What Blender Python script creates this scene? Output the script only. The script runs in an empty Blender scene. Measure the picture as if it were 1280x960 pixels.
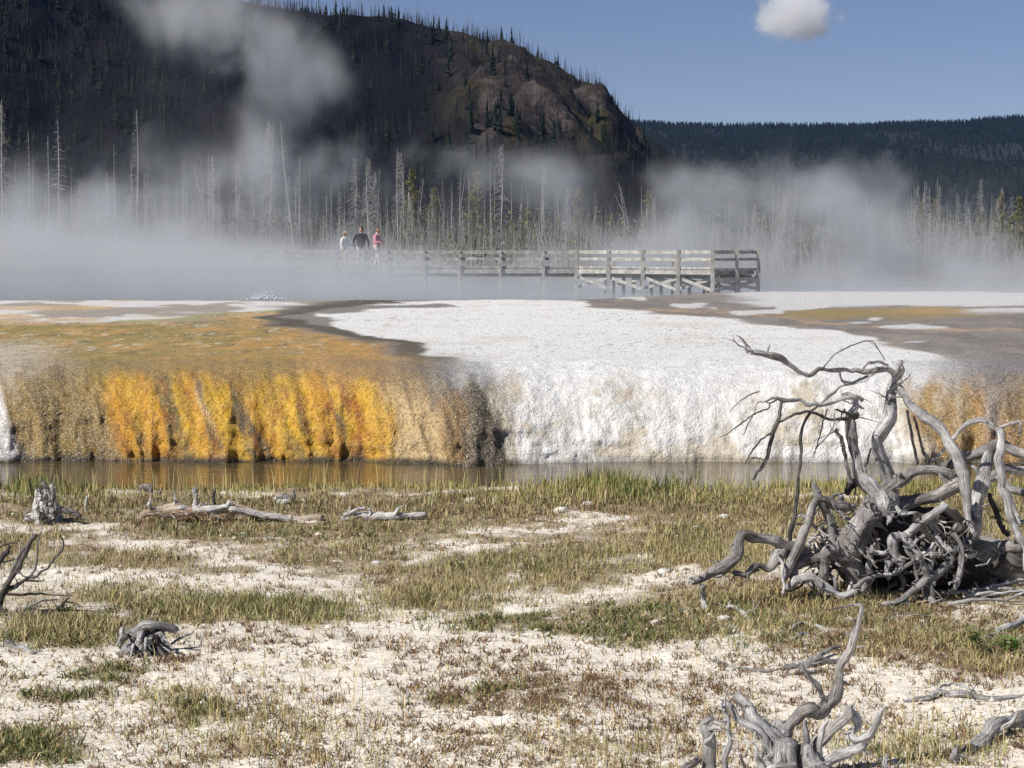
import bpy, math, random
import numpy as np
from mathutils import Vector

SC = bpy.context.scene
COL = SC.collection
# ------------------------------------------------------------------ camera, sky, sun, exposure
FPX = 2389.4
CAMH = 2.9
PITCH = math.atan((480 - 311) / FPX)
cam = bpy.data.cameras.new("camera")
cam.sensor_width = 36.0
cam.lens = 36.0 * FPX / 1280.0
cam.clip_end = 30000
cam.clip_start = 0.1
co = bpy.data.objects.new("camera", cam)
co.location = (0, 0, CAMH)
co.rotation_euler = (math.pi / 2 - PITCH, 0, 0)
COL.objects.link(co)
SC.camera = co

SUN_DIR = Vector((-0.60, -0.36, 0.71)).normalized()       # towards the sun
elev = math.asin(SUN_DIR.z)
azim = math.atan2(SUN_DIR.x, SUN_DIR.y)
w = bpy.data.worlds.new("World")
SC.world = w
w.use_nodes = True
wn = w.node_tree
wn.nodes.clear()
sky = wn.nodes.new("ShaderNodeTexSky")
sky.sky_type = 'NISHITA'
sky.sun_disc = False
sky.sun_elevation = elev
sky.sun_rotation = azim
sky.altitude = 2200
sky.air_density = 0.85
sky.dust_density = 0.8
sky.ozone_density = 3.6
bg = wn.nodes.new("ShaderNodeBackground")
bg.inputs[1].default_value = 0.070
wo = wn.nodes.new("ShaderNodeOutputWorld")
tint = wn.nodes.new("ShaderNodeMix")
tint.data_type = 'RGBA'
tint.blend_type = 'MULTIPLY'
tint.inputs[0].default_value = 1.0
tint.inputs[7].default_value = (1.12, 0.95, 0.955, 1)
wn.links.new(sky.outputs[0], tint.inputs[6])
wn.links.new(tint.outputs[2], bg.inputs[0])
wn.links.new(bg.outputs[0], wo.inputs[0])
sl = bpy.data.lights.new("sun", 'SUN')
sl.energy = 4.8
sl.angle = math.radians(0.5)
sl.color = (1.0, 0.96, 0.90)
so = bpy.data.objects.new("sun", sl)
so.rotation_euler = (-SUN_DIR).to_track_quat('-Z', 'Y').to_euler()
so.location = (-20, -12, 40)
COL.objects.link(so)
SC.view_settings.view_transform = 'Standard'
SC.view_settings.look = 'None'
SC.view_settings.exposure = 0.15
SC.view_settings.gamma = 1.0
SC.view_settings.use_curve_mapping = False
SC.cycles.use_denoising = True
SC.cycles.denoising_prefilter = 'NONE'
SC.cycles.use_adaptive_sampling = True
SC.cycles.adaptive_threshold = 0.025
SC.cycles.max_bounces = 8
SC.cycles.diffuse_bounces = 2
SC.cycles.glossy_bounces = 2
SC.cycles.transparent_max_bounces = 8
SC.cycles.volume_bounces = 5
SC.cycles.volume_step_rate = 1.0
SC.cycles.volume_max_steps = 256

# ------------------------------------------------------------------ projection helpers (photo pixel -> place)
cp, sp = math.cos(PITCH), math.sin(PITCH)
def ray(px, py):
    xc = (px - 640.0) / FPX
    yc = (480.0 - py) / FPX
    return Vector((xc, cp + yc * sp, -sp + yc * cp))
def P(px, py, Y):
    d = ray(px, py)
    t = Y / d.y
    return Vector((d.x * t, Y, CAMH + d.z * t))
def G(px, py, z=0.0):
    d = ray(px, py)
    t = (z - CAMH) / d.z
    return Vector((d.x * t, d.y * t, z))
def to_px(X, Y, Z):
    dz = Z - CAMH
    f = Y * cp - dz * sp
    u = Y * sp + dz * cp
    return 640 + FPX * X / f, 480 - FPX * u / f

# ------------------------------------------------------------------ numpy noise
def _h(ix, iy, iz, seed):
    h = (ix.astype(np.int64) * 374761393 + iy.astype(np.int64) * 668265263 + iz.astype(np.int64) * 2147483647 + seed * 1274126177) & 0xFFFFFFFF
    h = ((h ^ (h >> 13)) * 1274126177) & 0xFFFFFFFF
    h = ((h ^ (h >> 16)) * 2246822519) & 0xFFFFFFFF
    h = h ^ (h >> 15)
    return (h & 0xFFFFFF) / float(0xFFFFFF)
def vnoise(x, y, z=0.0, seed=0):
    x, y, z = np.broadcast_arrays(np.asarray(x, float), np.asarray(y, float), np.asarray(z, float))
    ix, iy, iz = np.floor(x), np.floor(y), np.floor(z)
    fx, fy, fz = x - ix, y - iy, z - iz
    fx, fy, fz = [f * f * (3 - 2 * f) for f in (fx, fy, fz)]
    r = 0
    for a in (0, 1):
        for b in (0, 1):
            for c in (0, 1):
                wgt = (fx if a else 1 - fx) * (fy if b else 1 - fy) * (fz if c else 1 - fz)
                r = r + wgt * _h(ix + a, iy + b, iz + c, seed)
    return r
def fbm(x, y, z=0.0, o=4, seed=0, gain=0.5):
    s, a, t = 0, 1.0, 0
    for i in range(o):
        s = s + a * vnoise(np.asarray(x) * 2 ** i, np.asarray(y) * 2 ** i, np.asarray(z) * 2 ** i, seed + i * 17)
        t += a
        a *= gain
    return s / t
def sstep(a, b, x):
    t = np.clip((x - a) / (b - a), 0, 1)
    return t * t * (3 - 2 * t)
def poly_sd(px, py, pts, sy=4.0):
    """signed distance in pixels (inside positive), vertical distances weighted"""
    pts = [(x, y * sy) for x, y in pts]
    py = py * sy
    d = np.full(px.shape, 1e9)
    inside = np.zeros(px.shape, bool)
    n = len(pts)
    for i in range(n):
        x0, y0 = pts[i]
        x1, y1 = pts[(i + 1) % n]
        ex, ey = x1 - x0, y1 - y0
        t = np.clip(((px - x0) * ex + (py - y0) * ey) / (ex * ex + ey * ey + 1e-9), 0, 1)
        d = np.minimum(d, np.hypot(px - x0 - t * ex, py - y0 - t * ey))
        c = ((y0 > py) != (y1 > py)) & (px < ex * (py - y0) / (ey + 1e-12) + x0)
        inside ^= c
    return np.where(inside, d, -d)

# ------------------------------------------------------------------ mesh helpers
def mk_mesh(name, V, quads=None, tris=None, smooth=True):
    V = np.asarray(V, np.float32).reshape(-1, 3)
    me = bpy.data.meshes.new(name)
    loops, starts, n = [], [], 0
    for arr, k in ((quads, 4), (tris, 3)):
        if arr is None or len(arr) == 0:
            continue
        arr = np.asarray(arr, np.int32).reshape(-1, k)
        loops.append(arr.ravel())
        starts.append(n + np.arange(len(arr), dtype=np.int32) * k)
        n += arr.size
    L = np.concatenate(loops)
    S = np.concatenate(starts)
    me.vertices.add(len(V))
    me.vertices.foreach_set("co", V.ravel())
    me.loops.add(len(L))
    me.loops.foreach_set("vertex_index", L)
    me.polygons.add(len(S))
    me.polygons.foreach_set("loop_start", S)
    me.update(calc_edges=True)
    me.polygons.foreach_set("use_smooth", np.full(len(S), smooth))
    me.validate()
    return me
def attr(me, name, data, kind='FLOAT_COLOR'):
    data = np.asarray(data, np.float32)
    a = me.attributes.new(name, kind, 'POINT')
    if kind == 'FLOAT_COLOR':
        if data.shape[1] == 3:
            data = np.concatenate([data, np.ones((len(data), 1), np.float32)], 1)
        a.data.foreach_set("color", data.ravel())
    elif kind == 'FLOAT_VECTOR':
        a.data.foreach_set("vector", data.ravel())
    else:
        a.data.foreach_set("value", data.ravel())
def obj(name, me, mat=None, parent=None, label=None, cat=None, group=None, kind=None):
    o = bpy.data.objects.new(name, me)
    COL.objects.link(o)
    if mat is not None and me is not None and len(me.materials) == 0:
        me.materials.append(mat)
    if parent is not None:
        o.parent = parent
    return tag(o, label, cat, group, kind)
def tag(o, label=None, cat=None, group=None, kind=None):
    if label: o["label"] = label
    if cat: o["category"] = cat
    if group: o["group"] = group
    if kind: o["kind"] = kind
    return o
def grid_quads(nr, nc):
    i = np.arange(nr * nc).reshape(nr, nc)
    return np.stack([i[:-1, :-1], i[:-1, 1:], i[1:, 1:], i[1:, :-1]], -1).reshape(-1, 4)

class MB:
    """collects tubes and boxes into one mesh with a grain attribute"""
    def __init__(s):
        s.V, s.Q, s.T, s.A, s.n = [], [], [], [], 0
    def add(s, V, Q=None, T=None, A=None):
        V = np.asarray(V, float).reshape(-1, 3)
        s.V.append(V)
        if Q is not None and len(Q): s.Q.append(np.asarray(Q).reshape(-1, 4) + s.n)
        if T is not None and len(T): s.T.append(np.asarray(T).reshape(-1, 3) + s.n)
        s.A.append(np.asarray(A, float) if A is not None else V.copy())
        s.n += len(V)
    def mesh(s, name, smooth=True):
        me = mk_mesh(name, np.concatenate(s.V), np.concatenate(s.Q) if s.Q else None, np.concatenate(s.T) if s.T else None, smooth)
        attr(me, "grain", np.concatenate(s.A), 'FLOAT_VECTOR')
        return me
def catmull(pts, n):
    pts = np.asarray(pts, float)
    if len(pts) == 2:
        t = np.linspace(0, 1, n)[:, None]
        return pts[0] * (1 - t) + pts[1] * t
    p = np.vstack([2 * pts[0] - pts[1], pts, 2 * pts[-1] - pts[-2]])
    seg = np.linalg.norm(np.diff(pts[:, :3], axis=0), axis=1)
    cum = np.concatenate([[0], np.cumsum(seg)])
    tt = np.linspace(0, cum[-1], n)
    k = np.clip(np.searchsorted(cum, tt, side='right') - 1, 0, len(pts) - 2)
    u = ((tt - cum[k]) / np.maximum(seg[k], 1e-9))[:, None]
    a, b, c, d = p[k], p[k + 1], p[k + 2], p[k + 3]
    return 0.5 * ((2 * b) + (c - a) * u + (2 * a - 5 * b + 4 * c - d) * u * u + (3 * b - 3 * c + d - a) * u ** 3)
def tube(mb, pts, radii, sides=8, rough=0.12, seed=0, step=0.8, flat=1.0, maxn=80, jag=0.0, minn=3):
    """swept tapering tube through pts with uneven, fluted skin"""
    q = np.concatenate([np.asarray([tuple(p) for p in pts], float), np.asarray(radii, float)[:, None]], 1)
    L = np.linalg.norm(np.diff(q[:, :3], axis=0), axis=1).sum()
    n = int(np.clip(L / (max(np.mean(radii), 1e-4) * step) + 2, max(minn, len(pts)), maxn))
    c = catmull(q, n)
    r = np.maximum(c[:, 3], 0.0005)
    c = c[:, :3]
    if rough > 0 and n > 4:
        ln = np.linspace(0, L, n)
        w3 = np.stack([fbm(ln / (np.mean(radii) * 5 + 1e-6), seed * 3.1 + k * 7.7, 0, 2, seed + k) - 0.5 for k in range(3)], 1)
        fade = np.minimum(1, np.minimum(np.arange(n), np.arange(n)[::-1]) / 2.0)[:, None]
        c = c + w3 * fade * np.mean(radii) * 1.5 * min(1, rough * 6)
        nk = max(3, int(L / (np.mean(radii) * 4.5)))
        kr = np.random.RandomState(seed + 77).randn(nk + 1, 3)
        kt = np.linspace(0, L, nk + 1)
        kk = np.stack([np.interp(ln, kt, kr[:, a]) for a in range(3)], 1)
        c = c + kk * fade * np.mean(radii) * 0.46 * min(1, rough * 5)
    tang = np.gradient(c, axis=0)
    tang /= np.linalg.norm(tang, axis=1)[:, None] + 1e-12
    up = np.array([0.31, 0.22, 0.92]) if abs(tang[0][2]) < 0.8 else np.array([0.9, 0.1, 0.2])
    fr_n = np.zeros_like(c)
    v = up - tang[0] * up.dot(tang[0])
    for i in range(n):
        v = v - tang[i] * v.dot(tang[i])
        v = v / (np.linalg.norm(v) + 1e-12)
        fr_n[i] = v
    fr_b = np.cross(tang, fr_n)
    th = np.linspace(0, 2 * np.pi, sides, endpoint=False)
    ct, st = np.cos(th), np.sin(th)
    ln = np.linspace(0, L, n)
    if rough > 0:
        rm = np.mean(radii)
        fl = fbm((ct * 1.6)[None, :] + seed * 5.3, (st * 1.6)[None, :] + (ln / (rm * 9))[:, None], (ln / (rm * 6))[:, None], 3, seed)
        lump = fbm((ln / (rm * 3.2))[:, None], seed * 1.7, 0, 2, seed + 5)
        fl2 = fbm((ct * 4.5)[None, :] + seed * 2.3, (st * 4.5)[None, :] + (ln / (rm * 5))[:, None], (ln / (rm * 7))[:, None], 2, seed + 3)
        rr = r[:, None] * (1 + rough * 3.0 * (fl - 0.5) + rough * 1.5 * (fl2 - 0.5) + rough * 2.4 * (lump - 0.5))
    else:
        rr = np.repeat(r[:, None], sides, 1)
    V = c[:, None, :] + rr[:, :, None] * (ct[None, :, None] * fr_n[:, None, :] * flat + st[None, :, None] * fr_b[:, None, :])
    if jag > 0:
        rs = np.random.RandomState(seed)
        V[-1] += tang[-1] * (rs.rand(sides, 1) * jag * r[-1] * 2.2)
        V[-1] = c[-1] + (V[-1] - c[-1]) * 0.85
    A = np.stack([np.repeat((ct * 0.02)[None], n, 0) * (r[:, None] / 0.02), np.repeat((st * 0.02)[None], n, 0) * (r[:, None] / 0.02), np.repeat(ln[:, None], sides, 1) + seed * 1.37], -1)
    i = np.arange(n * sides).reshape(n, sides)
    j = np.roll(i, -1, 1)
    Q = np.stack([i[:-1], j[:-1], j[1:], i[1:]], -1).reshape(-1, 4)
    e0 = c[0] - tang[0] * r[0] * 0.3
    e1 = c[-1] + tang[-1] * r[-1] * (0.35 if jag == 0 else -0.9)
    V = np.vstack([V.reshape(-1, 3), e0, e1])
    A = np.vstack([A.reshape(-1, 3), A.reshape(-1, 3)[0], A.reshape(-1, 3)[-1]])
    k0, k1 = n * sides, n * sides + 1
    T = [(k0, j[0, a], i[0, a]) for a in range(sides)] + [(k1, i[-1, a], j[-1, a]) for a in range(sides)]
    mb.add(V, Q, np.array(T), A)
def box(mb, cx, cy, cz, sx, sy, sz, rot=0.0):
    c, s = math.cos(rot), math.sin(rot)
    V = []
    for z in (-1, 1):
        for x, y in ((-1, -1), (1, -1), (1, 1), (-1, 1)):
            a, b = x * sx / 2, y * sy / 2
            V.append((cx + a * c - b * s, cy + a * s + b * c, cz + z * sz / 2))
    mb.add(V, [(3, 2, 1, 0), (4, 5, 6, 7), (0, 1, 5, 4), (1, 2, 6, 5), (2, 3, 7, 6), (3, 0, 4, 7)])
def beam(mb, p, q, wd, ht):
    p, q = np.asarray(p, float), np.asarray(q, float)
    d = (q - p) / np.linalg.norm(q - p)
    up = np.array([0, 0, 1.0]) if abs(d[2]) < 0.95 else np.array([0, 1.0, 0])
    s = np.cross(d, up); s /= np.linalg.norm(s)
    u = np.cross(s, d)
    V, A = [], []
    L = np.linalg.norm(q - p)
    for e, l in ((p, 0), (q, L)):
        for a, b in ((-1, -1), (1, -1), (1, 1), (-1, 1)):
            V.append(e + s * a * wd / 2 + u * b * ht / 2)
            A.append((a * wd / 2, b * ht / 2, l + p[0]))
    mb.add(V, [(0, 1, 2, 3), (7, 6, 5, 4), (0, 4, 5, 1), (1, 5, 6, 2), (2, 6, 7, 3), (3, 7, 4, 0)], None, A)

# ------------------------------------------------------------------ node helper (shader trees and geometry trees alike)
class NT:
    def __init__(s, tree):
        s.t = tree
    def node(s, typ, **kw):
        n = s.t.nodes.new(typ)
        for k, v in kw.items():
            setattr(n, k, v)
        return n
    def put(s, sock, v):
        if isinstance(v, bpy.types.NodeSocket):
            s.t.links.new(v, sock)
        elif v is not None:
            sock.default_value = v
    def m(s, op, a, b=None, c=None, clamp=False):
        n = s.node("ShaderNodeMath", operation=op, use_clamp=clamp)
        s.put(n.inputs[0], a); s.put(n.inputs[1], b)
        if c is not None: s.put(n.inputs[2], c)
        return n.outputs[0]
    def vm(s, op, a, b=None):
        n = s.node("ShaderNodeVectorMath", operation=op)
        s.put(n.inputs[0], a); s.put(n.inputs[1], b)
        return n.outputs["Value"] if op in ("LENGTH", "DOT_PRODUCT") else n.outputs[0]
    def noise(s, vec, scale, detail=3, rough=0.5, dist=0.0, out=0):
        n = s.node("ShaderNodeTexNoise")
        s.put(n.inputs["Vector"], vec)
        n.inputs["Scale"].default_value = scale
        n.inputs["Detail"].default_value = detail
        n.inputs["Roughness"].default_value = rough
        n.inputs["Distortion"].default_value = dist
        return n.outputs[out]
    def vor(s, vec, scale, feature='F1', out=0):
        n = s.node("ShaderNodeTexVoronoi", feature=feature)
        s.put(n.inputs["Vector"], vec)
        n.inputs["Scale"].default_value = scale
        return n.outputs[out]
    def ramp(s, fac, stops):
        n = s.node("ShaderNodeValToRGB")
        e = n.color_ramp.elements
        while len(e) < len(stops): e.new(0.5)
        for el, (p, c) in zip(e, stops):
            el.position = p
            el.color = (c, c, c, 1) if isinstance(c, (int, float)) else (*c, 1)
        s.put(n.inputs[0], fac)
        return n.outputs[0]
    def mix(s, fac, a, b, blend='MIX'):
        n = s.node("ShaderNodeMix", data_type='RGBA', blend_type=blend)
        s.put(n.inputs[0], fac)
        for k, v in ((6, a), (7, b)):
            s.put(n.inputs[k], (*v, 1) if isinstance(v, tuple) and len(v) == 3 else v)
        return n.outputs[2]
    def att(s, name, out="Color"):
        return s.node("ShaderNodeAttribute", attribute_name=name).outputs[out]
    def bump(s, h, strength=0.4, dist=0.01, normal=None):
        n = s.node("ShaderNodeBump")
        n.inputs["Strength"].default_value = strength
        n.inputs["Distance"].default_value = dist
        s.put(n.inputs["Height"], h)
        if normal is not None: s.put(n.inputs["Normal"], normal)
        return n.outputs[0]
    def objco(s):
        return s.node("ShaderNodeTexCoord").outputs["Object"]
def material(name, build):
    m = bpy.data.materials.new(name)
    m.use_nodes = True
    t = m.node_tree
    t.nodes.clear()
    n = NT(t)
    out = n.node("ShaderNodeOutputMaterial")
    b = n.node("ShaderNodeBsdfPrincipled")
    n.put(b.inputs["Roughness"], 0.85)
    b.inputs["Specular IOR Level"].default_value = 0.3
    t.links.new(b.outputs[0], out.inputs[0])
    build(n, b)
    return m
def flat_mat(name, col, rough=0.85, var=0.15, scale=8.0):
    def f(n, b):
        v = n.noise(n.objco(), scale, 4)
        c = n.mix(n.ramp(v, [(0.3, 0.0), (0.7, 1.0)]), tuple(x * (1 - var) for x in col), tuple(min(1, x * (1 + var)) for x in col))
        n.put(b.inputs["Base Color"], c)
        n.put(b.inputs["Roughness"], rough)
    return material(name, f)
def attr_mat(name, rough=0.9, transl=0.0):
    def f(n, b):
        c = n.att("col")
        n.put(b.inputs["Base Color"], c)
        n.put(b.inputs["Roughness"], rough)
        b.inputs["Specular IOR Level"].default_value = 0.15
    return material(name, f)
def volume_mat(name, color, density_builder, aniso=0.0):
    m = bpy.data.materials.new(name)
    m.use_nodes = True
    t = m.node_tree
    t.nodes.clear()
    n = NT(t)
    out = n.node("ShaderNodeOutputMaterial")
    v = n.node("ShaderNodeVolumePrincipled")
    v.inputs["Color"].default_value = (*color, 1)
    v.inputs["Anisotropy"].default_value = aniso
    if "Density Attribute" in v.inputs: v.inputs["Density Attribute"].default_value = ""
    d = density_builder(n)
    n.put(v.inputs["Density"], d)
    t.links.new(v.outputs[0], out.inputs["Volume"])
    return m
#==BODY==
# ================================================================== THE SETTING
def lerpc(C, m, col):
    return C * (1 - m[..., None]) + np.asarray(col) * m[..., None]

# ---- meadow -------------------------------------------------------
def gz(x, y):
    x = np.asarray(x, float); y = np.asarray(y, float)
    z = 0.10 * (fbm(x * 0.45, y * 0.45, 0, 3, 3) - 0.5) + 0.035 * (fbm(x * 2.1, y * 2.1, 0, 3, 9) - 0.5)
    bank = 23.55 + 0.5 * (fbm(x * 0.5, 0.3, 0, 3, 21) - 0.5)
    return z - 0.42 * sstep(bank - 0.5, bank + 0.6, y)
def gzf(x, y):
    return float(gz(np.array([x]), np.array([y]))[0])
def on_ground(px, py, lift=0.0):
    g = G(px, py, 0.0)
    for _ in range(3):
        g = G(px, py, gzf(g.x, g.y) + lift)
    return g
# vegetation density painted as patches (photo place -> ground)
STRAW = [(640, 634, 760, 15, .55), (320, 760, 150, 22, .8), (180, 745, 120, 18, .45), (150, 702, 110, 14, .45), (640, 716, 150, 18, .62), (560, 745, 100, 22, .55),
         (90, 790, 100, 20, .6), (880, 685, 110, 34, .9), (980, 765, 130, 34, .55), (1120, 795, 110, 26, .42), (1240, 815, 70, 30, .5), (250, 885, 70, 20, .30),
         (350, 915, 130, 36, .14), (780, 935, 160, 26, .14), (1140, 930, 120, 30, .20), (20, 690, 50, 20, .5), (430, 690, 120, 12, .4), (760, 690, 90, 14, .5), (30, 940, 60, 22, .4),
         (240, 660, 180, 10, .5), (480, 657, 120, 10, .35), (1000, 650, 120, 30, .6), (1200, 640, 120, 40, .6)]
GREEN = [(720, 776, 130, 20, 1.0), (800, 790, 70, 16, .8), (75, 872, 42, 10, .9), (128, 843, 44, 11, .9), (28, 940, 55, 20, .9), (110, 780, 90, 20, .5), (1090, 762, 60, 14, .7),
         (330, 662, 140, 12, .6), (470, 665, 80, 12, .4), (60, 800, 60, 12, .6), (230, 765, 60, 16, .5), (240, 890, 40, 14, .5), (615, 860, 26, 8, .5), (545, 878, 30, 8, .4), (1240, 800, 50, 25, .6),
         (1000, 800, 80, 18, .4), (60, 640, 70, 10, .3)]
RED = [(680, 860, 160, 40, .6), (980, 745, 150, 24, .8), (1150, 800, 160, 30, .7), (540, 820, 130, 26, .35), (900, 860, 200, 40, .3), (640, 920, 500, 60, .22), (190, 825, 70, 10, .7), (300, 800, 200, 20, .3),
       (100, 640, 200, 18, .4), (600, 640, 200, 16, .45), (1230, 830, 80, 30, .6), (540, 690, 560, 50, .22), (1090, 760, 260, 30, .5)]
def dens(px, py, L):
    d = np.zeros(px.shape)
    for cx, cy, rx, ry, a in L:
        q = ((px - cx) / rx) ** 2 + ((py - cy) / ry) ** 2
        d = np.maximum(d, a * np.exp(-0.9 * q ** 1.5))
    return d
def veg(x, y, L, seed, k=1.0):
    px, py = to_px(x, y, 0.0)
    wx = (fbm(x * 1.3, y * 1.3, 0, 3, seed) - 0.5) * 120
    wy = (fbm(x * 1.3, y * 1.3, 5.0, 3, seed + 1) - 0.5) * 26
    d = dens(px + wx, py + wy, L)
    n = fbm(x * 3.2, y * 3.2, 0, 4, seed + 2)
    return np.clip(d * 1.5 * sstep(0.25, 0.62, n + 0.25 * d), 0, 1) * k

xs = np.concatenate([np.linspace(-60, -9.5, 40), np.linspace(-9.4, 9.4, 400), np.linspace(9.5, 60, 40)])
ys = np.concatenate([np.linspace(-25, 7.5, 30), np.linspace(7.6, 25.0, 400), [26.2]])
XX, YY = np.meshgrid(xs, ys)
near = np.clip(1 - np.abs(XX) / 12, 0, 1)
ZZ = gz(XX, YY) + 0.016 * (fbm(XX * 9, YY * 9, 0, 3, 31) - 0.5)
lump = np.clip(fbm(XX * 5.5, YY * 5.5, 0, 2, 77) - 0.66, 0, 1)
ZZ = ZZ + lump * 0.10
me = mk_mesh("meadow", np.stack([XX, YY, ZZ], -1), grid_quads(len(ys), len(xs)))
sv = veg(XX, YY, STRAW, 100)
gv = veg(XX, YY, GREEN, 200)
soil = np.clip(0.75 * sv + 0.8 * gv + 0.5 * veg(XX, YY, RED, 300), 0, 1)
soil = np.clip(soil + 0.62 * sstep(18.6, 21.0, YY + (fbm(XX * 0.8, YY * 0.8, 0, 3, 5) - .5) * 3) * sstep(0.33, 0.6, fbm(XX * 1.7, YY * 1.7, 0, 4, 8)), 0, 1)
soil = np.clip(soil + (0.10 + 0.42 * sstep(0.36, 0.6, fbm(XX * 2.4, YY * 2.4, 0, 4, 18))) * sstep(13.6, 16.0, YY + (fbm(XX * 0.7, YY * 0.7, 0, 3, 19) - .5) * 4), 0, 1)
soil = np.clip(soil + 0.8 * sstep(22.6, 23.6, YY), 0, 1)
attr(me, "soil", soil.ravel(), 'FLOAT')
def f_meadow(n, b):
    p = n.objco()
    so_ = n.att("soil", "Fac")
    n1 = n.noise(p, 2.6, 5, 0.6)
    n2 = n.noise(p, 14.0, 5, 0.65)
    n3 = n.noise(p, 55.0, 4, 0.6)
    n4 = n.noise(p, 170.0, 2, 0.6)
    white = n.mix(n.ramp(n2, [(0.30, 0.0), (0.55, 1.0)]), (0.64, 0.555, 0.44), (0.88, 0.825, 0.73))
    white = n.mix(n.ramp(n1, [(0.45, 0.0), (0.72, 0.4)]), white, (0.55, 0.47, 0.37))
    dirt = n.mix(n.ramp(n2, [(0.35, 0.0), (0.65, 1.0)]), (0.15, 0.105, 0.06), (0.42, 0.34, 0.22))
    f = n.m('ADD', so_, n.m('MULTIPLY', n.m('SUBTRACT', n2, 0.5), 1.5))
    f = n.m('ADD', f, n.m('MULTIPLY', n.m('SUBTRACT', n3, 0.5), 1.0))
    c = n.mix(n.ramp(f, [(0.28, 0.0), (0.75, 1.0)]), white, dirt)
    speck = n.ramp(n3, [(0.60, 0.0), (0.68, 1.0)])
    c = n.mix(n.m('MULTIPLY', speck, 0.62), c, (0.22, 0.15, 0.09))
    speck2 = n.ramp(n4, [(0.64, 0.0), (0.72, 1.0)])
    c = n.mix(n.m('MULTIPLY', speck2, 0.6), c, (0.16, 0.11, 0.08))
    n.put(b.inputs["Base Color"], c)
    h = n.m('ADD', n.m('MULTIPLY', n2, 0.6), n.m('ADD', n.m('MULTIPLY', n3, 0.3), n.m('MULTIPLY', n4, 0.15)))
    n.put(b.inputs["Normal"], n.bump(h, 0.7, 0.035))
    n.put(b.inputs["Roughness"], 0.95)
M_meadow = material("meadow_sinter", f_meadow)
obj("meadow", me, M_meadow, kind="structure")

# ---- big ground sheet ----------------------------------------------
me = mk_mesh("ground", [(-9000, -3000, -1.3), (9000, -3000, -1.3), (9000, 9000, -1.3), (-9000, 9000, -1.3)], [(0, 1, 2, 3)])
obj("ground", me, flat_mat("valley_ground", (0.10, 0.085, 0.05), 0.95, 0.3, 0.02), kind="structure")

# ---- stream --------------------------------------------------------
def f_stream(n, b):
    p = n.vm('MULTIPLY', n.objco(), (0.6, 2.6, 1.0))
    h = n.noise(p, 2.2, 4, 0.55)
    h2 = n.noise(p, 9.0, 3, 0.5)
    hh = n.m('ADD', h, n.m('MULTIPLY', h2, 0.35))
    c = n.mix(n.ramp(h, [(0.3, 0.0), (0.7, 1.0)]), (0.05, 0.036, 0.018), (0.13, 0.095, 0.05))
    n.put(b.inputs["Base Color"], c)
    n.put(b.inputs["Roughness"], 0.07)
    b.inputs["Specular IOR Level"].default_value = 0.5
    b.inputs["IOR"].default_value = 1.33
    n.put(b.inputs["Normal"], n.bump(hh, 0.35, 0.03))
me = mk_mesh("stream", [(-70, 22.9, -0.15), (70, 22.9, -0.15), (70, 29.5, -0.15), (-70, 29.5, -0.15)], [(0, 1, 2, 3)])
obj("stream", me, material("stream_water", f_stream), kind="structure")

# ---- sinter terrace with its coloured mats --------------------------
TOP = 1.12
s_ax = np.concatenate([np.linspace(-34, -8.6, 24), np.linspace(-8.5, 8.5, 620), np.linspace(8.6, 34, 24)])
nw = 64
vw = np.linspace(0, 1, nw)
Yp = np.concatenate([np.linspace(0.04, 1, 22) * 6, 6 + np.cumsum(np.geomspace(0.30, 0.9, 62)), ])
Yp = np.concatenate([Yp, Yp[-1] + np.cumsum(np.geomspace(1.5, 40, 26))])
S, Vv = np.meshgrid(s_ax, vw)
base_Y = 27.15 + 0.55 * (fbm(s_ax * 0.35, 1.0, 0, 3, 41) - 0.5) - 0.35 * np.exp(-((s_ax + 0.75) / 0.9) ** 2)
width = 1.15 + 0.5 * (fbm(s_ax * 0.5, 7.0, 0, 2, 43) - 0.5) + 0.7 * sstep(-0.6, 0.6, s_ax) * (1 - sstep(5.0, 6.2, s_ax))
lobe = (fbm(s_ax * 0.95, 3.0, 0, 2, 45) - 0.5)
lobe2 = np.abs(fbm(s_ax * 2.6, 9.0, 0, 2, 46) - 0.5) * 2
DM = 3.2
dW = DM * Vv ** 1.55
wS = (0.40 + 0.42 * fbm(s_ax * 0.6, 7.0, 0, 3, 43) + 0.30 * sstep(-0.6, 0.6, s_ax) * (1 - sstep(5.0, 6.2, s_ax)))[None]
hS = (TOP + 0.10 * (fbm(s_ax * 0.8, 4.0, 0, 3, 44) - 0.5))[None]
Yw = base_Y[None] + dW
Zw = -0.35 + (hS + 0.35) * (1 - np.exp(-dW / wS)) / (1 - np.exp(-DM / wS))
steep = np.exp(-dW / wS)
wz = sstep(-0.5, 0.2, S) * (1 - sstep(5.4, 6.0, S))
rgh = (0.70 * lobe + 0.24 * (0.4 - lobe2))[None] * steep ** 0.5 * (1 - 0.72 * wz)
wx_ = S - 0.28 * (1 - Zw / TOP) + 0.3 * (fbm(S * 1.1, Zw * 1.5, 0, 2, 51) - 0.5)
rill = fbm(wx_ * 5, Zw * 1.1, 0, 4, 53) - 0.5
crust = fbm(S * 14, Zw * 11, dW * 6, 4, 54) - 0.5
bulge = fbm(S * 2.6 + Zw, Zw * 3.8, dW * 1.5, 3, 55) - 0.5
ledge = np.clip(fbm(wx_ * 1.6, Zw * 6.5, dW * 2, 3, 56) - 0.52, 0, 1)
fine = rill * (0.22 - 0.17 * wz) + crust * (0.12 - 0.04 * wz) + bulge * (0.10 + 0.06 * wz) + ledge * 0.28
amp = (0.25 + 0.75 * steep ** 0.4)
Yw = Yw - (rgh + fine) * steep ** 0.35
Zw = Zw + 0.8 * fine * amp * (1 - steep ** 0.5) * 0.7
Xw = S * (Yw / 27.0)
Yt = Yw[-1]
SS, DD = np.meshgrid(s_ax, Yp)
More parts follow.
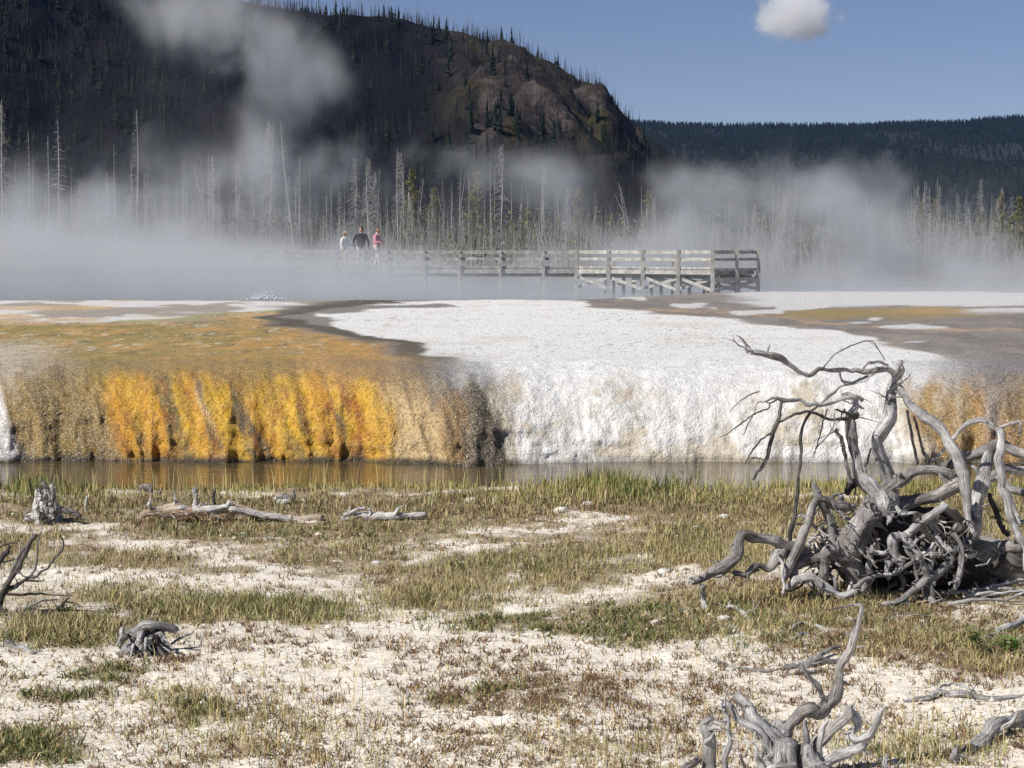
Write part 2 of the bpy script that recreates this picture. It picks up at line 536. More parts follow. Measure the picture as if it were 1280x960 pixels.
Yq = Yt[None] * np.exp(-DD / 3.0) + 30.3 * (1 - np.exp(-DD / 3.0)) + DD
Xq = SS * (Yq / 27.0)
pxq, pyq = to_px(Xq, Yq, TOP)
rim = 66.5 + 13.5 * sstep(690, 960, pxq) + 3.0 * (fbm(pxq * 0.006, 2.0, 0, 3, 61) - 0.5)
Zq = TOP + 0.05 * (fbm(Xq * 0.35, Yq * 0.2, 0, 3, 63) - 0.5) + 0.035 * (fbm(Xq * 2.2, Yq * 1.4, 0, 4, 64) - 0.5)
Zq = Zq + Zw[-1][None] * np.exp(-DD / 0.5) - TOP * np.exp(-DD / 0.5)
dip = sstep(rim, rim + 1.8, Yq) * (1 - sstep(108, 116, Yq))
Zq = Zq - 0.6 * dip - 2.6 * sstep(260, 520, Yq)
XT = np.vstack([Xw, Xq]); YT = np.vstack([Yw, Yq]); ZT = np.vstack([Zw, Zq])
me = mk_mesh("terrace", np.stack([XT, YT, ZT], -1), grid_quads(*XT.shape))

def srgb(r, g, b_):
    c = np.array([r, g, b_]) / 255.0
    return tuple(np.where(c <= 0.04045, c / 12.92, ((c + 0.055) / 1.055) ** 2.4))
# wall colours: stops along the wall (photo x at mid height), fanning slightly towards the foot
px_w, py_w = to_px(Xw, Yw, Zw)
fan = (fbm(S * 0.9, Zw * 1.2, 0, 3, 71) - 0.5) * 34 + (fbm(S * 5, Zw * 2.0, 0, 3, 72) - 0.5) * 16 + (0.55 - Zw / TOP) * 30 + (fbm(wx_ * 14, Zw * 1.5, dW, 3, 69) - 0.5) * 26
qx = px_w - fan
WHT, TAN, OLV, GLD, ORG, RST, CRM, BRN, CHR, BEI = (0.81, 0.79, 0.75), (0.38, 0.24, 0.075), (0.21, 0.14, 0.04), (0.70, 0.40, 0.022), (0.58, 0.27, 0.014), (0.34, 0.11, 0.015), (0.68, 0.48, 0.24), (0.30, 0.18, 0.065), (0.10, 0.075, 0.05), (0.62, 0.53, 0.40)
stops = [(-400, TAN), (-120, OLV), (-60, WHT), (-30, WHT), (-4, WHT), (8, TAN), (60, OLV), (120, TAN), (140, ORG), (160, GLD), (188, ORG), (196, OLV), (214, OLV), (220, GLD), (246, ORG), (252, CRM), (260, GLD), (284, GLD),
         (289, OLV), (306, CHR), (312, ORG), (340, GLD), (380, GLD), (412, ORG), (418, CHR), (424, GLD), (436, RST), (446, ORG), (455, GLD), (478, GLD), (488, CRM), (535, CRM), (548, BRN), (566, BRN), (578, CHR), (606, CHR),
         (616, BEI), (640, WHT), (800, WHT), (1000, WHT), (1110, WHT), (1130, BEI), (1145, BRN), (1165, TAN), (1180, BRN), (1205, TAN), (1225, (0.45, 0.22, 0.05)), (1255, BRN), (1290, TAN), (1400, GLD), (1500, WHT), (1800, TAN)]
sx_ = np.array([a for a, _ in stops])
sc_ = np.array([c for _, c in stops])
Cw = np.stack([np.interp(qx, sx_, sc_[:, k]) for k in range(3)], -1)
mot = fbm(wx_ * 7, Zw * 2.2, dW, 4, 73)
streak = fbm(wx_ * 26, Zw * 1.6, dW * .7, 3, 70)
Cw = Cw * (0.50 + 1.0 * streak)[..., None]
dkst = sstep(0.60, 0.72, fbm(wx_ * 9, Zw * 0.9, dW * .5, 4, 68)) * (1 - sstep(600, 640, qx)) * 0.75
Cw = lerpc(Cw, dkst, (0.12, 0.075, 0.025))
goldish = ((qx > 125) & (qx < 480)).astype(float)
Cw = lerpc(Cw, goldish * 0.45 * sstep(0.54, 0.68, mot), ORG)
Cw = lerpc(Cw, goldish * 0.45 * sstep(0.55, 0.70, fbm(S * 9, Zw * 7, 0, 3, 74)), (0.78, 0.46, 0.06))
Cw = lerpc(Cw, goldish * 0.6 * sstep(0.60, 0.70, fbm(S * 11, Zw * 5, 0, 4, 75)), RST)
whitish = sstep(618, 640, qx) * (1 - sstep(1110, 1140, qx))
Cw = lerpc(Cw, whitish * 0.85 * sstep(0.47, 0.64, fbm(S * 2.4, Zw * 4, dW, 5, 76)), BEI)
Cw = lerpc(Cw, whitish * 0.5 * sstep(0.60, 0.70, fbm(S * 9, Zw * 9, 0, 3, 77)), (0.33, 0.27, 0.18))
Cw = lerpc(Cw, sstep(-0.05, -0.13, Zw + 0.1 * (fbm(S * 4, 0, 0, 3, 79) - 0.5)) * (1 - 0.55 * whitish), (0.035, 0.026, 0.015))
speck_w = np.clip(1 - whitish, 0, 1) * (0.12 + 0.6 * ((qx < 125) | (qx > 540)))

# plateau colours
wq = (fbm(Xq * 0.55, Yq * 0.22, 0, 4, 81) - 0.5) * 90
wy = (fbm(Xq * 0.5, Yq * 0.25, 4.0, 4, 82) - 0.5)
ax = pxq + wq
ay = pyq + wy * np.clip((pyq - 366) * 0.28, 2, 22)
Cq = np.broadcast_to(np.array((0.42, 0.36, 0.28)), pxq.shape + (3,)).copy()
nz1 = fbm(Xq * 1.3, Yq * 0.5, 0, 4, 83)
nz2 = fbm(Xq * 3.5, Yq * 1.2, 0, 4, 84)
# left orange flats
left = poly_sd(ax, ay, [(-900, 399), (120, 402), (390, 388), (345, 398), (400, 412), (470, 425), (500, 436), (560, 470), (560, 540), (-900, 540)])
lm = sstep(-6, 6, left)
Cl = np.broadcast_to(np.array((0.40, 0.26, 0.06)), pxq.shape + (3,)).copy()
Cl = lerpc(Cl, sstep(0.40, 0.62, nz1), (0.30, 0.22, 0.035))
Cl = lerpc(Cl, sstep(0.50, 0.66, nz2) * 0.8, (0.60, 0.33, 0.08))
Cl = lerpc(Cl, sstep(230, 420, ax) * sstep(0.36, 0.55, nz1 * 0.5 + nz2 * 0.5) * 0.8, (0.62, 0.31, 0.05))
Cl = lerpc(Cl, sstep(30, 2, left) * 0.7, (0.70, 0.46, 0.26))
Cl = lerpc(Cl, sstep(120, 20, ax + 60 * (nz1 - .5)) * sstep(418, 440, ay) * 0.75, (0.62, 0.56, 0.46))
Cl = lerpc(Cl, sstep(408, 396, ay) * sstep(330, 250, ax) * 0.7, (0.33, 0.28, 0.20))
Cl = lerpc(Cl, sstep(0.62, 0.74, fbm(Xq * 7, Yq * 3.2, 0, 4, 85)) * 0.8 * sstep(.4, .6, fbm(Xq * .8, Yq * .5, 3, 3, 94)), (0.80, 0.76, 0.66))
Cl = lerpc(Cl, sstep(0.66, 0.74, fbm(Xq * 4, Yq * 1.8, 9, 3, 86)) * 0.7, (0.12, 0.09, 0.03))
# far left flats
Cf = np.broadcast_to(np.array((0.72, 0.70, 0.67)), pxq.shape + (3,)).copy()
Cf = lerpc(Cf, sstep(0.50, 0.60, fbm(pxq * 0.012, pyq * 0.16, 0, 4, 87)), (0.38, 0.33, 0.28))
Cf = lerpc(Cf, sstep(0.56, 0.66, fbm(pxq * 0.010, pyq * 0.2, 6, 4, 88)) * 0.8, (0.60, 0.42, 0.22))
chan = np.abs(ay - np.interp(ax, [-200, 100, 250, 390, 470], [406, 403, 396, 387, 381]))
# white pan
white = poly_sd(ax, ay, [(365, 396), (430, 385), (480, 377), (600, 374.5), (745, 376), (720, 383), (800, 391), (900, 400), (1000, 409), (1080, 424), (1150, 440), (1230, 462), (1300, 540), (620, 540), (600, 470), (560, 442), (480, 420), (440, 409)])
wm = sstep(-5, 5, white)
char = sstep(-62, -20, white) * sstep(660, 600, ax) * sstep(330, 350, ax) * sstep(0.2, 0.5, nz2 + 0.25)
# right wet flats
Cr = np.broadcast_to(np.array((0.235, 0.195, 0.17)), pxq.shape + (3,)).copy()
Cr = lerpc(Cr, sstep(0.42, 0.62, nz1), (0.30, 0.26, 0.23))
Cr = lerpc(Cr, sstep(0.55, 0.7, nz2) * 0.6, (0.42, 0.34, 0.24))
Cr = lerpc(Cr, np.clip(np.exp(-((ax - 1090) / 150) ** 4 - ((ay - 391.5) / 6.0) ** 4), 0, 1) * 0.95, (0.38, 0.27, 0.06))
Cr = lerpc(Cr, np.clip(np.exp(-((ax - 1180) / 60) ** 2 - ((ay - 388) / 4.0) ** 2), 0, 1) * 0.9, (0.58, 0.36, 0.12))
rl = np.abs(ay - np.interp(ax, [700, 900, 1000, 1150, 1300, 1400], [384, 391, 401, 409, 415, 419]))
Cr = lerpc(Cr, np.exp(-(rl / 1.8) ** 2) * sstep(0.35, 0.55, nz2) * 0.85, (0.62, 0.40, 0.20))
Cr = lerpc(Cr, sstep(384, 380.5, ay) * sstep(900, 960, ax), (0.80, 0.79, 0.77))
Cr = lerpc(Cr, sstep(0.66, 0.71, fbm(pxq * 0.014, pyq * 0.11, 3, 3, 89)), (0.80, 0.78, 0.74))
Cr = lerpc(Cr, sstep(1200, 1260, ax) * sstep(396, 389, ay) * sstep(384, 387, ay), (0.78, 0.76, 0.72))
rmask = sstep(690, 740, ax) * (1 - wm)
Cq = lerpc(Cf, rmask, Cr)
Cq = lerpc(Cq, lm, Cl)
Cq = lerpc(Cq, np.exp(-(chan / 1.7) ** 2) * sstep(430, 380, ax) * sstep(60, 160, ax) * 0.9, (0.36, 0.34, 0.13))
Cq = lerpc(Cq, char, (0.10, 0.085, 0.065))
darkrim = poly_sd(ax, ay, [(340, 402), (350, 393), (395, 386), (450, 381), (560, 379), (560, 383), (470, 387), (400, 393), (440, 402), (420, 408)])
Cq = lerpc(Cq, sstep(-3, 4, darkrim) * sstep(0.3, 0.5, nz2 + 0.1) * 0.85, (0.09, 0.075, 0.055))
Cwh = np.broadcast_to(np.array((0.84, 0.83, 0.81)), pxq.shape + (3,)).copy()
Cwh = lerpc(Cwh, sstep(0.60, 0.72, fbm(Xq * 0.9, Yq * 0.5, 2, 4, 90)) * 0.35, (0.66, 0.60, 0.48))
Cwh = lerpc(Cwh, sstep(0.64, 0.72, fbm(Xq * 11, Yq * 5.0, 2, 4, 91)) * 0.6 * sstep(.35, .6, fbm(Xq * .5, Yq * .4, 5, 3, 95)), (0.36, 0.31, 0.25))
Cq = lerpc(Cq, wm * (1 - sstep(-3, 4, darkrim) * 0.8), Cwh)
# blend the plateau into the wall colour at the lip
tongue = fbm(S * 2.2, 3.0, 0, 4, 92) - 0.5
mixw = sstep(0.55, 1.9, dW + 2.2 * tongue + 1.2 * (fbm(S * 5, dW * 2.0, 0, 3, 93) - 0.5))
kern = np.hanning(61); kern /= kern.sum()
C0 = np.stack([np.convolve(np.pad(Cq[0][:, a], 30, mode='edge'), kern, 'valid') for a in range(3)], 1)
Cup = C0[None] * (0.78 + 0.44 * fbm(S * 8, dW * 5, 0, 4, 96))[..., None]
Cw = Cw * (1 - mixw[..., None]) + Cup * mixw[..., None]
l0 = np.exp(-DD / 1.5)[..., None]
Cq = Cq * (1 - l0) + C0[None] * (0.78 + 0.44 * fbm(Xq * 8, Yq * 5, 0, 4, 96))[..., None] * l0
spw0 = speck_w.copy()
rest = (1 - mixw[-1])[None] * np.exp(-DD / 1.2) * 0
Cq = Cq * (1 - rest[..., None]) + Cw[-1][None] * rest[..., None]
lipm = np.exp(-DD / 1.3)
Cq = lerpc(Cq, dip, (0.30, 0.42, 0.46))
Cq = lerpc(Cq, sstep(98, 106, Yq), (0.13, 0.115, 0.08))
speck_q = lm * 0.8 * (1 - lipm) + 0.25 * rmask + 0.1 + lipm * speck_w[-1][None]
wet_q = np.clip(rmask * 0.8 + lm * 0.5, 0, 1) * (1 - wm)
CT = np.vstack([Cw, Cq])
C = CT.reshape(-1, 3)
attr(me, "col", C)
attr(me, "speck", np.vstack([speck_w, speck_q]).ravel(), 'FLOAT')
attr(me, "wet", np.vstack([np.clip(1 - whitish, 0, 1), wet_q]).ravel(), 'FLOAT')
def f_terrace(n, b):
    p = n.objco()
    c = n.att("col")
    n1 = n.noise(p, 5.0, 5, 0.62)
    n2 = n.noise(p, 22.0, 4, 0.62)
    n3 = n.noise(p, 46.0, 3, 0.6)
    gr = n.m('ADD', n.m('MULTIPLY', n2, 0.6), n.m('MULTIPLY', n3, 0.4))
    wt0 = n.att("wet", "Fac")
    pit = n.ramp(gr, [(0.40, 1.0), (0.52, 0.0)])
    c = n.mix(n.m('MULTIPLY', pit, n.m('ADD', 0.16, n.m('MULTIPLY', wt0, 0.50))), c, n.mix(0.75, c, (0.05, 0.03, 0.012)))
    c = n.mix(n.m('MULTIPLY', n.ramp(gr, [(0.53, 0.0), (0.62, 1.0)]), n.m('MULTIPLY', wt0, 0.40)), c, n.mix(0.55, c, (0.90, 0.74, 0.42)))
    c = n.mix(n.ramp(n1, [(0.35, 0.0), (0.70, 0.14)]), c, n.mix(0.5, c, (0.85, 0.80, 0.68)))
    sp_ = n.m('MULTIPLY', n.att("speck", "Fac"), n.ramp(n3, [(0.585, 0.0), (0.64, 1.0)]))  # pale specks in the colour: white sinter spots and painted wet glints
    c = n.mix(n.m('MULTIPLY', sp_, 0.9), c, (0.86, 0.82, 0.72))
    n.put(b.inputs["Base Color"], c)
    wt = n.att("wet", "Fac")
    n.put(b.inputs["Roughness"], n.m('SUBTRACT', 0.9, n.m('MULTIPLY', wt, 0.58)))
    h = n.m('ADD', n.m('MULTIPLY', n1, 0.5), n.m('ADD', n.m('MULTIPLY', n2, 0.35), n.m('MULTIPLY', n3, 0.2)))
    n.put(b.inputs["Normal"], n.bump(h, 1.0, 0.12))
obj("terrace", me, material("sinter_and_mats", f_terrace), kind="structure")

# ---- hot pool -------------------------------------------------------
def f_pool(n, b):
    h = n.noise(n.vm('MULTIPLY', n.objco(), (1, 1.6, 1)), 1.6, 4, 0.5)
    n.put(b.inputs["Base Color"], n.mix(n.ramp(h, [(0.3, 0.0), (0.7, 1.0)]), (0.14, 0.20, 0.23), (0.24, 0.30, 0.32)))
    n.put(b.inputs["Roughness"], 0.12)
    n.put(b.inputs["Normal"], n.bump(h, 0.3, 0.03))
me = mk_mesh("pool", [(-70, 64.6, 1.0), (70, 64.6, 1.0), (70, 118, 1.0), (-70, 118, 1.0)], [(0, 1, 2, 3)])
obj("pool", me, material("hot_pool_water", f_pool), kind="structure")

# ---- burnt hill and far ridge ------------------------------------------
YR = 1100.0
crest = [(-900, -190), (-400, -150), (0, -70), (200, -25), (330, 6), (390, 17), (440, 22), (500, 27), (560, 38), (610, 51), (650, 62), (680, 80), (705, 94), (722, 102), (738, 105), (750, 114), (760, 126), (768, 142), (776, 153), (788, 168),
         (815, 192), (870, 216), (945, 230), (1010, 246), (1080, 275), (1160, 300), (1250, 312), (1600, 316)]
cX = np.array([P(a, b_, YR).x for a, b_ in crest])
cZ = np.array([P(a, b_, YR).z for a, b_ in crest])
def hill_z(x, y):
    t = np.clip((y - 420) / (YR - 420), 0, 1.4)
    xe = x * (0.55 + 0.45 * YR / np.maximum(y, 420.0))       # spurs lean in towards the valley
    hz = np.interp(xe, cX, cZ)
    prof = 0.30 * t + 0.70 * sstep(0.12, 1.0, t)
    prof = np.where(t > 1, 1 - 0.12 * (t - 1), prof)
    r = (fbm(x * 0.012, y * 0.008, 0, 5, 111) - 0.5) * 46 + (fbm(x * 0.05, y * 0.03, 0, 4, 112) - 0.5) * 18 + (fbm(x * 0.16, y * 0.08, 0, 3, 114) - 0.5) * 9
    return -1.4 + hz * prof + r * np.clip(t * 3, 0, 1) * (1 - sstep(0.72, 0.97, t)) * np.clip(hz / 60, 0, 1) + (fbm(x * 0.07, 3.0, 0, 3, 113) - 0.5) * 3 * sstep(0.9, 1, t)
hx = np.concatenate([np.linspace(-1500, -420, 60), np.linspace(-415, 420, 330), np.linspace(430, 900, 30)])
hy = np.concatenate([np.linspace(420, 1100, 180), np.linspace(1110, 1350, 10)])
HX, HY = np.meshgrid(hx, hy)
HZ = hill_z(HX, HY)
me = mk_mesh("hill", np.stack([HX, HY, HZ], -1), grid_quads(len(hy), len(hx)))
hpx, hpy = to_px(HX, HY, HZ)
n1 = fbm(HX * 0.03, HY * 0.012, 0, 5, 121)
n2 = fbm(HX * 0.10, HY * 0.04, 0, 4, 122)
Ch = np.broadcast_to(np.array((0.007, 0.008, 0.012)), HX.shape + (3,)).copy()
Ch = lerpc(Ch, sstep(0.45, 0.65, n1), (0.014, 0.012, 0.015))
rock = sstep(500, 640, hpx + 80 * (n1 - .5)) * sstep(225, 150, hpy) * (1 - 0.3 * sstep(790, 830, hpx))
Ch = lerpc(Ch, rock * 0.85, (0.060, 0.048, 0.042))
Ch = lerpc(Ch, rock * sstep(0.52, 0.66, n2) * 0.8, (0.13, 0.108, 0.094))
Ch = lerpc(Ch, rock * sstep(0.52, 0.66, fbm(HX * 0.06, HY * 0.03, 7, 4, 123)) * 0.8, (0.07, 0.062, 0.022))
Ch = lerpc(Ch, sstep(0.5, 0.62, n2) * sstep(190, 215, hpy) * sstep(840, 880, hpx) * 0.9, (0.07, 0.08, 0.025))
attr(me, "col", Ch.reshape(-1, 3))
def f_hill(n, b):
    p = n.objco()
    v = n.noise(p, 0.25, 5, 0.65)
    c = n.mix(n.ramp(v, [(0.35, 0.55), (0.62, 0.0)]), n.att("col"), (0.012, 0.012, 0.014))
    n.put(b.inputs["Base Color"], c)
    n.put(b.inputs["Roughness"], 1.0)
    b.inputs["Specular IOR Level"].default_value = 0.05
    n.put(b.inputs["Normal"], n.bump(v, 1.0, 4.0))
M_hill = material("burnt_slope", f_hill)
obj("hill", me, M_hill, kind="structure")
def ridge_z(x, y):
    t = np.clip((y - 1500) / 2000, 0, 1.2)
    hz = P(640, 160, 3500).z + (fbm(x * 0.0016, 1.0, 0, 4, 131) - 0.5) * 26 - 6 * np.exp(-((x - 520) / 260) ** 2) + 8 * sstep(700, 1000, x)
    return -1.4 + hz * np.where(t > 1, 1 - 0.1 * (t - 1), 0.35 * t + 0.65 * sstep(0.05, 1, t)) + (fbm(x * 0.006, y * 0.003, 0, 4, 132) - 0.5) * 50 * sstep(0, 0.2, t) * (1 - sstep(0.8, 0.98, t))
rx_ = np.linspace(-1800, 2600, 220)
ry_ = np.linspace(1480, 3800, 100)
RX, RY = np.meshgrid(rx_, ry_)
RZ = ridge_z(RX, RY)
me = mk_mesh("far_ridge", np.stack([RX, RY, RZ], -1), grid_quads(len(ry_), len(rx_)))
obj("far_ridge", me, flat_mat("far_ridge_floor", (0.014, 0.016, 0.018), 1.0, 0.4, 0.01), kind="structure")
# ================================================================== WEATHERED WOOD
def wood_mat(name, dark, light, warm=0.0, patch=0.8):
    def f(n, b):
        g = n.att("grain", "Vector")
        st = n.vm('MULTIPLY', g, (70.0, 70.0, 4.0))
        n1 = n.noise(st, 1.0, 4, 0.6)
        n2 = n.noise(n.vm('MULTIPLY', g, (160.0, 160.0, 7.0)), 1.0, 3, 0.6)
        big = n.noise(n.objco(), 3.5, 4, 0.6)
        c = n.mix(n.ramp(n1, [(0.28, 0.0), (0.66, 1.0)]), dark, light)
        c = n.mix(n.ramp(big, [(0.42, 0.0), (0.62, patch)]), c, tuple(x * 0.6 for x in dark))
        c = n.mix(n.ramp(big, [(0.30, 0.55), (0.50, 0.0)]), c, (min(1, light[0] * 1.18), min(1, light[1] * 1.17), min(1, light[2] * 1.15)))
        crack = n.ramp(n2, [(0.36, 1.0), (0.43, 0.0)])
        c = n.mix(n.m('MULTIPLY', crack, 0.8), c, (0.022, 0.018, 0.015))
        if warm:
            c = n.mix(n.m('MULTIPLY', n.ramp(n.noise(n.objco(), 6.0, 3), [(0.45, 0.0), (0.65, 1.0)]), warm), c, (0.33, 0.17, 0.06))
        n.put(b.inputs["Base Color"], c)
        n.put(b.inputs["Roughness"], 0.8)
        h = n.m('ADD', n1, n.m('MULTIPLY', n2, 0.7))
        n.put(b.inputs["Normal"], n.bump(h, 1.0, 0.022))
    return material(name, f)
M_wood = wood_mat("silver_wood", (0.28, 0.262, 0.25), (0.72, 0.705, 0.69))
M_wood2 = wood_mat("grey_brown_wood", (0.20, 0.175, 0.158), (0.56, 0.525, 0.50))
M_darkwood = wood_mat("dark_twig_wood", (0.05, 0.043, 0.038), (0.20, 0.18, 0.17))
M_pale = wood_mat("bleached_log_wood", (0.50, 0.46, 0.41), (0.84, 0.82, 0.78), 0.0, 0.25)
M_warm = wood_mat("splintered_log_wood", (0.38, 0.26, 0.15), (0.80, 0.72, 0.62), 0.7, 0.25)
M_board = wood_mat("boardwalk_timber", (0.34, 0.315, 0.28), (0.64, 0.61, 0.56), 0.0, 0.4)
M_boarddark = M_board

M_core = wood_mat("dark_core_filler", (0.035, 0.028, 0.022), (0.11, 0.09, 0.075))  # dark brown for the added core lumps, standing in for shade inside the stump
def empty(name, loc, **kw):
    o = obj(name, None, **kw)
    o.empty_display_size = 0.2
    o.location = loc
    return o
def limb_obj(name, pts, radii, mat, parent, org, sides, seed, rough=0.13, jag=0.0, step=0.8):
    mb = MB()
    p = [Vector(q) - org for q in pts]
    tube(mb, p, radii, sides, rough, seed, step, jag=jag)
    rk = random.Random(seed)
    if max(radii) > 0.02 and name not in ('log_core', 'stump_base'):
        for _ in range(rk.randint(1, 3)):          # knots and broken side stubs
            i = rk.randrange(len(p) - 1); q = p[i].lerp(p[i + 1], rk.random()); r = (radii[i] + radii[i + 1]) / 2
            d = Vector((rk.uniform(-1, 1), rk.uniform(-1, .3), rk.uniform(-.4, 1))).normalized()
            L = r * rk.uniform(1.5, 3.4)
            tube(mb, [q, q + d * L * .6, q + d * L + Vector((0, 0, rk.uniform(-.3, .3) * L))], [r * .5, r * .34, r * .12], 6, .1, seed + 9)
        for _ in range(rk.randint(2, 5)):          # hair roots and splinters
            i = rk.randrange(len(p) - 1); q = p[i].lerp(p[i + 1], rk.random())
            d = Vector((rk.uniform(-1, 1), rk.uniform(-.8, .4), rk.uniform(-.7, .7))).normalized(); e2 = Vector((rk.uniform(-1, 1), rk.uniform(-.6, .6), rk.uniform(-1, .5))).normalized()
            L = rk.uniform(.07, .26); rr = rk.uniform(.0025, .006)
            q1 = q + d * L * .5; q2 = q1 + (d + e2 * .9).normalized() * L * .5
            if q2.z + org.z > 0.0: tube(mb, [q, q1, q2], [rr * 1.5, rr, rr * .4], 4, .1, seed + 13)
    return obj(name, mb.mesh(name), mat, parent)
def frame(ox, oy, s):
    return lambda x, y: (ox + x / s, oy + y / s)
def build_limbs(root, org, table, fr, Y0, base_mat, seed0=0, lmin=None, thin=1.0):
    """table rows: (name, depth offset start, end, material or None, jag, [x, y, r, x, y, r ...]) in the frame of fr"""
    s = fr(1, 0)[0] - fr(0, 0)[0]
    for k, (nm, d0, d1, mat, jag, a) in enumerate(table):
        m = len(a) // 3
        pts, rad = [], []
        for i in range(m):
            t = i / max(1, m - 1)
            Y = Y0 + d0 + (d1 - d0) * t
            q = P(*fr(a[3 * i], a[3 * i + 1]), Y)
            r = a[3 * i + 2] * s / FPX * Y
            if lmin is not None:
                q.z = max(q.z, lmin + r * 0.4)
            pts.append(q)
            rad.append(r * thin)
        big = max(rad)
        limb_obj(nm, pts, rad, mat or base_mat, root, org, 18 if big > 0.06 else 13 if big > 0.025 else 6 if big > 0.010 else 5, seed0 + k * 7 + 1, 0.27 if big > 0.02 else 0.16, jag, 0.5 if big > 0.03 else 1.0)

